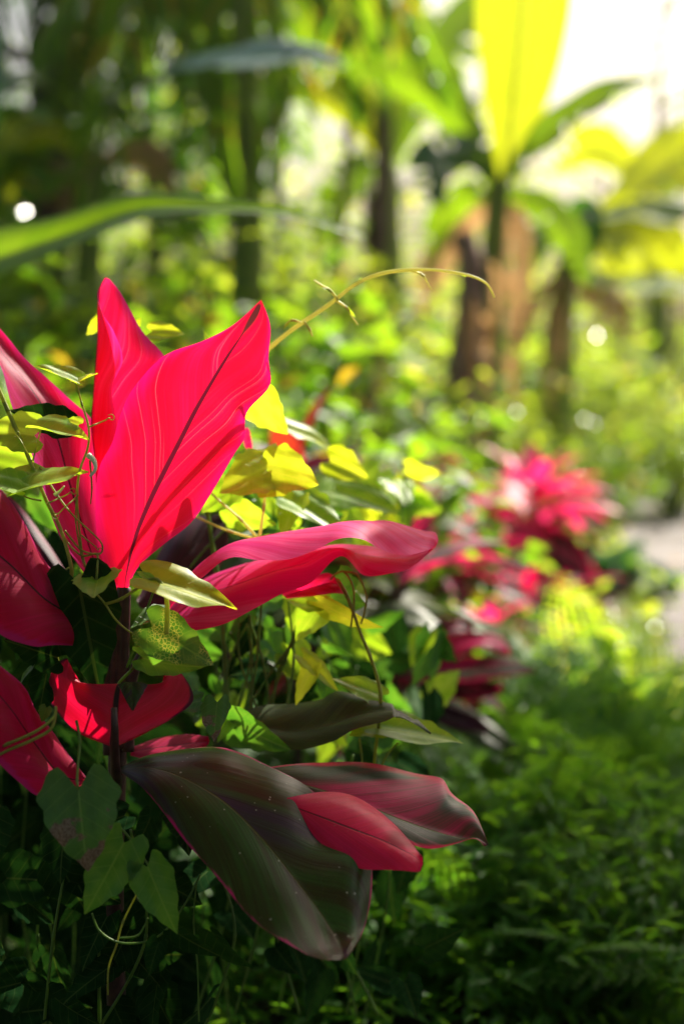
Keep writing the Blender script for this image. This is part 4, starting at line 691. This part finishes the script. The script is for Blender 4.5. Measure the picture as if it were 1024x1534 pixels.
def bl(root, px, d, widths_px, mat, face=None, **k):
    n_ = len(px); ds = d if isinstance(d, (list, tuple)) else [d] * n_
    banana_leaf(root, [P(x, y, dd) for (x, y), dd in zip(px, ds)], [wp / FPX * ds[0] for wp in widths_px], mat, face or CAMV, **k)
def pstem(root, pts, r0, r1, mat='pseudo'):
    V, F = tube(pts, r0, r1, 12, 24, wob=0.12); return mesh_obj('pseudostem', V, F, M[mat], root)
b0 = at(735, 8.99); b1 = thing('banana_plant', 'banana plant with a huge upright backlit yellow leaf at top right', 'banana plant', b0)
pstem(b1, [b0 + Vector((0, 0, -.05)), P(728, 560, 8.99), P(738, 420, 8.99), P(748, 270, 8.99)], 0.13, 0.075, 'pseudo')
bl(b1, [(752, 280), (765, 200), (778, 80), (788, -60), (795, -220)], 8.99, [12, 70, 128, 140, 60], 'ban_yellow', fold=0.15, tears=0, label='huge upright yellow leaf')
bl(b1, [(745, 280), (715, 215), (660, 150), (590, 110), (505, 95)], [8.99, 8.84, 8.70, 8.55, 8.41], [10, 40, 62, 60, 8], 'ban_green', face=Vector((0.35, -0.7, -0.6)).normalized(), fold=-0.4)
bl(b1, [(745, 290), (800, 300), (850, 350), (880, 430)], [9.0, 8.8, 8.7, 8.7], [8, 44, 50, 10], 'ban_green', fold=-0.4, tears=5)
bl(b1, [(742, 300), (700, 290), (660, 330), (640, 420)], [9.0, 9.1, 9.2, 9.2], [8, 44, 50, 10], 'ban_green', fold=-0.4, tears=5)
bl(b1, [(746, 285), (690, 190), (640, 90), (600, -20)], [9.1, 9.4, 9.6, 9.8], [10, 60, 84, 50], 'ban_green', fold=0.25, tears=3)
bl(b1, [(745, 300), (770, 330), (775, 420), (765, 500)], [8.95, 8.9, 8.85, 8.85], [8, 40, 40, 8], 'ban_dry', fold=-0.6, tears=6)
bl(b1, [(752, 280), (790, 230), (850, 180), (920, 140), (985, 118)], [8.99, 8.84, 8.70, 8.55, 8.41], [10, 55, 85, 70, 6], 'ban_green', face=Vector((0.1, -0.65, 0.75)).normalized(), fold=0.3)
bl(b1, [(742, 285), (715, 235), (680, 225), (645, 250), (662, 310)], [8.99, 8.70, 8.55, 8.41, 8.34], [8, 40, 62, 66, 8], 'ban_dark', fold=-0.3)
bl(b1, [(740, 300), (700, 330), (650, 400), (630, 470)], [9.13, 9.28, 9.28, 9.28], [8, 40, 46, 10], 'ban_dry', fold=-0.5)
b0 = at(842, 10.01); b2 = thing('banana_plant', 'banana plant with broad backlit leaves reaching over the path at the right edge', 'banana plant', b0)
pstem(b2, [b0 + Vector((0, 0, -.05)), P(838, 560, 10.01), P(845, 430, 10.01), P(860, 360, 10.01)], 0.12, 0.07)
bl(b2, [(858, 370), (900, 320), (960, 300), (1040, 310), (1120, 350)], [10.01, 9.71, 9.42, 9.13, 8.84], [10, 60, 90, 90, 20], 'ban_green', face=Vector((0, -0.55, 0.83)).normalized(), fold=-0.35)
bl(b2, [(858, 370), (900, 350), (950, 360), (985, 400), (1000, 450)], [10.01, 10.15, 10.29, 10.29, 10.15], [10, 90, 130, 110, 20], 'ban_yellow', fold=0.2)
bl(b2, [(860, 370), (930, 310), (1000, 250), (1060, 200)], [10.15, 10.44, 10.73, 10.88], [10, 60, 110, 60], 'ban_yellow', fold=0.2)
bl(b2, [(858, 360), (868, 320), (876, 318), (875, 360), (868, 408)], [10.01, 9.79, 9.64, 9.57, 9.54], [8, 36, 56, 52, 6], 'ban_dark', fold=-0.2)
bl(b2, [(850, 380), (820, 350), (790, 380), (770, 450)], [10.01, 9.86, 9.71, 9.71], [8, 40, 50, 8], 'ban_green', fold=-0.3)
bl(b2, [(855, 390), (900, 420), (970, 430), (1060, 440)], [10.01, 9.86, 9.57, 9.28], [8, 50, 76, 30], 'ban_green', face=Vector((0, -0.4, 0.9)).normalized(), fold=0.25, tears=12)
bl(b2, [(852, 400), (880, 430), (915, 455), (940, 500)], [10.01, 9.86, 9.71, 9.71], [8, 36, 50, 10], 'ban_dry', fold=-0.6, tears=9)
bl(b2, [(845, 400), (835, 470), (825, 560), (822, 620)], [9.93, 9.79, 9.71, 9.71], [14, 30, 26, 8], 'ban_dry', fold=-0.8, tears=9)
bl(b2, [(848, 400), (790, 470), (770, 540), (772, 610)], [9.93, 9.71, 9.57, 9.57], [8, 26, 26, 6], 'ban_dry', fold=-0.8, tears=9)
b0 = at(585, 11.5); b5 = thing('banana_plant', 'banana plant behind the dark trunk with yellow leaves fanning up at the top edge', 'banana plant', b0)
pstem(b5, [b0 + Vector((0, 0, -.05)), P(588, 480, 11.5), P(585, 250, 11.5)], 0.12, 0.07)
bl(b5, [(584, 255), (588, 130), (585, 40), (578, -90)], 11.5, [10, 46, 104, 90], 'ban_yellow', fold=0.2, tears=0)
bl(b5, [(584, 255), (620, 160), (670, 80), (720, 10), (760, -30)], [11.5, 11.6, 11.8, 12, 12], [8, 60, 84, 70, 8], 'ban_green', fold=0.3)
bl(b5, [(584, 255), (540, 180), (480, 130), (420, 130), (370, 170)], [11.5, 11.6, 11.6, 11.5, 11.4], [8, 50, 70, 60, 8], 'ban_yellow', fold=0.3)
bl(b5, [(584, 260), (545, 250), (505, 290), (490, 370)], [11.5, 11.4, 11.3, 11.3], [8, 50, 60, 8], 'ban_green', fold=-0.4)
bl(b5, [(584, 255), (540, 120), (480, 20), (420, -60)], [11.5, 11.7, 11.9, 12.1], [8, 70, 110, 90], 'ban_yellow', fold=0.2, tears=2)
b0 = at(985, 13.5); b6 = thing('banana_plant', 'far pale banana plant washed in sun at the right edge behind the broad leaved one', 'banana plant', b0)
pstem(b6, [b0 + Vector((0, 0, -.05)), P(985, 480, 13.5), P(980, 300, 13.5)], 0.13, 0.08)
for pts, wd, mt in (([(980, 310), (930, 240), (880, 220), (830, 260)], [8, 50, 70, 8], 'ban_yellow'), ([(980, 312), (1030, 250), (1080, 250), (1120, 320)], [8, 50, 70, 8], 'ban_green'), ([(980, 315), (940, 320), (915, 370), (905, 440)], [8, 40, 60, 8], 'ban_yellow')):
    bl(b6, pts, 13.5, wd, mt, fold=0.25, tears=2)
b0 = at(-260, 3.4); b3 = thing('banana_plant', 'banana plant at the left edge sending one long leaf across the view', 'banana plant', b0)
pstem(b3, [b0 + Vector((0, 0, -.05)), b0 + Vector((0.02, 0, 0.7)), b0 + Vector((0.06, 0, 1.25))], 0.075, 0.045)
q = b0 + Vector((0.06, 0, 1.2))
banana_leaf(b3, [q, P(-120, 430, 3.35), P(0, 388, 3.3), P(110, 350, 3.3), P(215, 314, 3.35), P(340, 312, 3.4), P(440, 322, 3.45), P(545, 356, 3.5)], [0.03, 0.10, 0.145, 0.11, 0.085, 0.045, 0.030, 0.008], 'ban_green', Vector((-0.1, -0.78, 0.62)).normalized(), fold=0.45, seed=3, tears=0, label='long horizontal leaf')
banana_leaf(b3, [q, P(-150, 300, 3.6), P(-60, 150, 3.8), P(-20, 20, 4.0)], [0.03, 0.2, 0.24, 0.05], 'ban_dark', CAMV, seed=4)
b0 = at(120, 7.2); b4 = thing('banana_plant', 'banana plant in the upper left with one level leaf under a blue grey sky sheen', 'banana plant', b0)
pstem(b4, [b0 + Vector((0, 0, -.05)), P(130, 450, 7.2), P(150, 250, 7.2)], 0.09, 0.05)
bl(b4, [(150, 250), (180, 150), (260, 108), (350, 92), (450, 85), (520, 100)], [7.2, 6.8, 6.4, 6.1, 6.0, 5.9], [8, 40, 70, 74, 56, 6], 'ban_sheen', face=Vector((0, -0.62, 0.78)).normalized(), fold=0.3)
bl(b4, [(150, 250), (110, 160), (40, 120), (-30, 160)], [7.2, 7.0, 6.8, 6.7], [8, 50, 60, 10], 'ban_green', face=Vector((0, -0.5, 0.85)).normalized())
bl(b4, [(150, 255), (180, 230), (230, 240), (260, 300)], [7.2, 7.1, 7.0, 7.0], [8, 40, 50, 10], 'ban_dry', fold=-0.5)
bl(b4, [(148, 255), (130, 240), (110, 260), (95, 330)], [7.2, 7.1, 7.0, 7.0], [8, 40, 50, 10], 'ban_dry', fold=-0.5)
bl(b4, [(148, 255), (90, 200), (30, 210), (10, 300)], [7.2, 7.1, 7.0, 7.0], [8, 40, 70, 10], 'ban_yellow', fold=-0.3)
# ------------------------------------------------------------------ slender trunks
def trunk_tree(name, label, pts, r0, r1, mat, nfib=0, group=None, crown=None):
    r = thing(name, label, 'tree', pts[0], group); V, F = tube(pts, r0, r1, 12, 30, wob=0.25); mesh_obj('trunk', V, F, M[mat], r)
    rnd = random.Random(int(pts[0].x * 100))
    for k in range(nfib):
        t = rnd.uniform(0.25, 0.95); p = cr(pts, t); a = rnd.uniform(0, 6.28); o_ = Vector((math.cos(a), math.sin(a), 0)) * r0 * 0.9
        banana_leaf(r, [p + o_, p + o_ * 2.0 + Vector((0, 0, -0.05)), p + o_ * 2.1 + Vector((0, 0, -0.25)), p + o_ * 1.7 + Vector((0, 0, -0.5))], [0.02, 0.07, 0.07, 0.02], 'ban_dry', o_.normalized(), name='dry_leaf', fold=-0.7, tears=4, seed=k)
    return r
LEAFV = None
def crown_obj(r, centers, mat, n_, L_, seed):
    rnd = random.Random(seed); V = []; F = []
    for (c, rad) in centers:
        for k in range(int(n_ * (rad / 0.6) ** 2)):
            u = rdir(rnd); q = c + Vector((u.x * rad, u.y * rad, u.z * rad * 0.75)) * (rnd.random() ** 0.45)
            leafcard(V, F, q, rdir(rnd, -0.9, 0.5), (Vector((0, 0, 1)) + rdir(rnd) * 0.8).normalized(), L_ * rnd.uniform(0.6, 1.3), L_ * 0.5 * rnd.uniform(0.7, 1.2))
    return mesh_obj('crown', V, F, M[mat], r, smooth=False)
for lab, pxs, d, r0, r1, mat, nf in (('dark slender tree trunk left of the brown fibrous trunk', [(560, 640), (556, 480), (566, 380), (572, 240), (575, 60), (580, -420)], 9.2, 0.062, 0.045, 'bark', 0), ('thin dark trunk at the left of the pair in the middle', [(496, 640), (500, 480), (508, 380), (518, 250), (530, 80), (545, -400)], 10.2, 0.042, 0.03, 'bark', 0),
        ('shaggy brown banana stump wrapped in dry fibre', [(690, 720), (688, 600), (700, 500), (705, 400), (690, 350)], 8.0, 0.10, 0.06, 'bark_red', 7), ('short reddish stalk behind the crimson cordyline', [(553, 760), (552, 700), (556, 620), (552, 560)], 5.9, 0.035, 0.018, 'bark_red', 2)):
    pts = [P(x, y, d) for x, y in pxs]; pts[0] = Vector((pts[0].x, pts[0].y, gz(pts[0].x, pts[0].y) - 0.05)); r = trunk_tree('slender_tree' if nf == 0 else 'banana_stump', lab, pts, r0, r1, mat, nf)
    if nf == 0: crown_obj(r, [(pts[-1] + Vector((0, 0, .1)), 0.7), (pts[-1] + Vector((-.6, 0.2, .3)), 0.6), (pts[-1] + Vector((.3, .3, .7)), 0.7)], 'f_mid', 260, 0.16, 3)
# ------------------------------------------------------------------ palm with hanging fronds
def palm_frond(r, pts, width, mat, seed, npair=34):
    rnd = random.Random(seed); V = []; F = []
    for i in range(npair):
        t = 0.12 + 0.88 * i / npair; p = cr(pts, t); tg = (cr(pts, min(1, t + .02)) - cr(pts, max(0, t - .02))).normalized(); side = tg.cross(Vector((0, 0, 1)))
        side = side.normalized() if side.length > 0.05 else Vector((1, 0, 0)); hw = width * math.sin(math.pi * (0.12 + 0.83 * t)) ** 0.6
        for s_ in (-1, 1): leafcard(V, F, p, (side * s_ + tg * 0.55 + Vector((0, 0, -0.45)) + rdir(rnd) * 0.12).normalized(), Vector((0, 0, 1)), hw * rnd.uniform(0.85, 1.1), 0.05, 0.6)
    o = mesh_obj('frond', V, F, M[mat], r, smooth=False); V, F = tube(pts, 0.022, 0.006, 6, 20); mesh_obj('rachis', V, F, M['pseudo'], o); return o
b0 = at(372, 7.6); pm = thing('palm_tree', 'tall green palm with thick pale green trunk at upper left', 'palm', b0)
V, F = tube([b0 + Vector((0, 0, -.05)), P(370, 500, 7.6), P(372, 300, 7.6), P(368, 100, 7.6), P(365, -60, 7.6)], 0.10, 0.075, 12, 30, wob=0.1); mesh_obj('trunk', V, F, M['pseudo'], pm)
top = P(365, -60, 7.6)
for k in range(11):
    a = 6.283 * k / 11 + 0.2; o_ = Vector((math.cos(a), math.sin(a), 0)); ln = random.uniform(1.0, 1.4); dr = random.uniform(0.5, 1.5)
    palm_frond(pm, [top, top + o_ * ln * 0.35 + Vector((0, 0, 0.35)), top + o_ * ln * 0.75 + Vector((0, 0, 0.1 - dr * 0.4)), top + o_ * ln + Vector((0, 0, -dr))], 0.42, 'f_mid', k)
for k, (pts) in enumerate(([(340, -40), (318, 60), (330, 170), (350, 290)], [(390, -40), (420, 80), (405, 190), (392, 280)])):
    palm_frond(pm, [P(x, y, 7.3) for x, y in pts], 0.2, 'f_mid', 60 + k)
b0 = at(70, 9.0); p2 = thing('palm_tree', 'palm at the far upper left with dark fronds hanging into the corner', 'palm', b0)
V, F = tube([b0 + Vector((0, 0, -.05)), P(80, 400, 9.0), P(90, 100, 9.0), P(95, -80, 9.0)], 0.09, 0.07, 12, 30, wob=0.1); mesh_obj('trunk', V, F, M['bark'], p2)
top = P(95, -80, 9.0)
for k in range(14):
    a = 6.283 * k / 14; o_ = Vector((math.cos(a), math.sin(a), 0)); ln = random.uniform(1.2, 1.7); dr = random.uniform(0.5, 1.5)
    palm_frond(p2, [top, top + o_ * ln * 0.35 + Vector((0, 0, 0.3)), top + o_ * ln * 0.75 + Vector((0, 0, 0.1 - dr * 0.4)), top + o_ * ln + Vector((0, 0, -dr))], 0.42, 'f_mid' if k % 3 == 0 else 'f_dark', k + 30)
# ------------------------------------------------------------------ background trees
def tree(label, px, d, h, cr_, mat, seed, base=0.15, n_=260, L_=0.2, group='trees closing the view behind the garden', blobs=14):
    rnd = random.Random(seed); b = at(px, d); r = thing('broadleaf_tree', label, 'tree', b, group); lean = Vector((rnd.uniform(-.3, .3), rnd.uniform(-.2, .2), 0))
    pts = [b + Vector((0, 0, -.05)), b + lean * 0.5 + Vector((0, 0, h * 0.4)), b + lean + Vector((0, 0, h * 0.9))]; V, F = tube(pts, 0.017 * h ** 0.8, 0.006 * h ** 0.8, 9, 16, wob=0.2); cs = []
    for k in range(blobs):
        t = base + (1 - base) * (k + rnd.random()) / blobs; p = cr(pts, min(1, t * 0.95)); a = rnd.uniform(0, 6.28); rr = cr_ * rnd.uniform(0.35, 1.0) * (1.1 - 0.6 * abs(t - 0.55)); c = p + Vector((math.cos(a) * rr, math.sin(a) * rr, rnd.uniform(0, 0.3)))
        tube([p, p.lerp(c, 0.5) + Vector((0, 0, .1)), c], 0.012 * h ** 0.7, 0.004, 6, 6, V, F); cs.append((c, cr_ * rnd.uniform(0.28, 0.5)))
    mesh_obj('trunk', V, F, M['bark'], r); crown_obj(r, cs, mat, n_, L_, seed + 1); return r
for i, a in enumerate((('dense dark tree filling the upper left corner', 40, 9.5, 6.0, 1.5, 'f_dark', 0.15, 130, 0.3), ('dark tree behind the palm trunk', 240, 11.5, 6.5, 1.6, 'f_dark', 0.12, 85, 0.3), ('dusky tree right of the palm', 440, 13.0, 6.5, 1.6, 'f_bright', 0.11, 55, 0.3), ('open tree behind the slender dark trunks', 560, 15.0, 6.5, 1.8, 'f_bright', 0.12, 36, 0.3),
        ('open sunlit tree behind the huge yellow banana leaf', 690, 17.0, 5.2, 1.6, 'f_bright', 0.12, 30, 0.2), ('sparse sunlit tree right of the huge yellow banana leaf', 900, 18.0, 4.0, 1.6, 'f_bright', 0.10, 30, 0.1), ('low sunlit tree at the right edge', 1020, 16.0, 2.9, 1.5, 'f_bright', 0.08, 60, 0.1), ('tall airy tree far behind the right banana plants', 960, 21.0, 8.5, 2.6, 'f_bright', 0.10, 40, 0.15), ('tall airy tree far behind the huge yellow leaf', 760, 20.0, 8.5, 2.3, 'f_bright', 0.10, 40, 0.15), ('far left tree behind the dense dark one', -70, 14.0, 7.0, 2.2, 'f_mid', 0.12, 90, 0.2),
        ('pale tree seen between palm and dusky tree', 330, 18.0, 6.8, 2.2, 'f_bright', 0.12, 50, 0.2), ('pale tree behind the banana leaf with the blue grey sheen', 140, 18.0, 7.0, 2.2, 'f_bright', 0.12, 50, 0.2), ('far hazy tree in the middle distance', 600, 24.0, 6.0, 2.6, 'f_bright', 0.10, 40, 0.1), ('far sunlit thicket tree toward the path end', 800, 24.0, 4.2, 2.4, 'f_bright', 0.10, 50, 0.1))):
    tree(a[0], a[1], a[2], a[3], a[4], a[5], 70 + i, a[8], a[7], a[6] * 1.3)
# unseen tree, added so its crown shades the near end of the bed
b = Vector((3.3, 6.2, gz(3.3, 6.2))); r = thing('broadleaf_tree', 'unseen tree added right of the path to shade the near bed', 'tree', b)
V, F = tube([b + Vector((0, 0, -.05)), b + Vector((0.1, 0.1, 2)), b + Vector((0, 0, 4.2))], 0.12, 0.05, 9, 16, wob=0.2)
tube([b + Vector((0.05, 0, 2.4)), Vector((2.4, 5.6, 3.3)), Vector((1.1, 4.2, 3.2))], 0.05, 0.015, 7, 12, V, F); tube([b + Vector((0.05, 0, 2.8)), Vector((2.3, 4.0, 3.6)), Vector((0.9, 1.6, 3.75)), Vector((-1.0, 0.4, 3.6)), Vector((-2.2, -1.2, 2.4))], 0.05, 0.015, 7, 16, V, F); tube([Vector((0.9, 1.6, 3.75)), Vector((1.2, -0.6, 3.4)), Vector((1.6, -2.0, 2.4)), Vector((0.0, -2.6, 2.3))], 0.03, 0.012, 7, 16, V, F); mesh_obj('trunk', V, F, M['bark'], r)
crown_obj(r, [(Vector((1.40, 3.88, 3.2)), 0.28), (Vector((1.38, 3.90, 3.1)), 0.26), (Vector((1.33, 3.86, 3.05)), 0.2), (Vector((1.62, 4.05, 3.25)), 0.36), (Vector((2.2, 4.8, 3.3)), 0.5), (Vector((2.5, 5.4, 3.3)), 0.65), (Vector((2.4, 5.0, 3.4)), 0.7), (Vector((2.6, 5.8, 3.6)), 0.8), (Vector((1.9, 4.4, 3.3)), 0.6), (Vector((2.2, 3.9, 3.3)), 0.7), (Vector((1.3, 2.2, 3.7)), 0.9), (Vector((0.3, 1.5, 3.8)), 0.9), (Vector((-0.8, 1.9, 3.7)), 0.8), (Vector((-1.5, 0.8, 3.6)), 0.9), (Vector((-0.4, 0.0, 3.8)), 0.9), (Vector((0.9, 0.4, 3.8)), 0.9), (Vector((-1.2, -1.0, 3.4)), 0.9), (Vector((0.3, -1.3, 3.5)), 0.9), (Vector((1.5, -1.0, 3.4)), 0.9), (Vector((-2.2, -1.4, 2.3)), 1.0), (Vector((0.0, -2.6, 2.2)), 1.1), (Vector((2.0, -2.0, 2.3)), 1.1), (Vector((-2.7, 0.4, 2.4)), 0.8), (b + Vector((0, 0, 4.4)), 1.0)], 'f_mid', 420, 0.14, 9)  # blobs set overhead and behind the camera to cut sun and sky
# ------------------------------------------------------------------ added thin volume, its glow stands in for lens flare
V = [(x, y, z) for z in (-1.2, 9.5) for y in (-3, 34) for x in (-14, 14)]
hz = mesh_obj('glare_haze', V, [(0, 2, 3, 1), (4, 5, 7, 6), (0, 1, 5, 4), (2, 6, 7, 3), (0, 4, 6, 2), (1, 3, 7, 5)], None, None, smooth=False); tag(hz, None, None, None, 'stuff')
s = NT('warm veiling glow'); pv = s.n('ShaderNodeVolumePrincipled'); pv.inputs['Color'].default_value = (1.0, 0.92, 0.62, 1); pv.inputs['Density'].default_value = 0.0007; pv.inputs['Anisotropy'].default_value = 0.76
s.t.links.new(pv.outputs[0], s.out.inputs['Volume']); hz.data.materials.append(s.m)
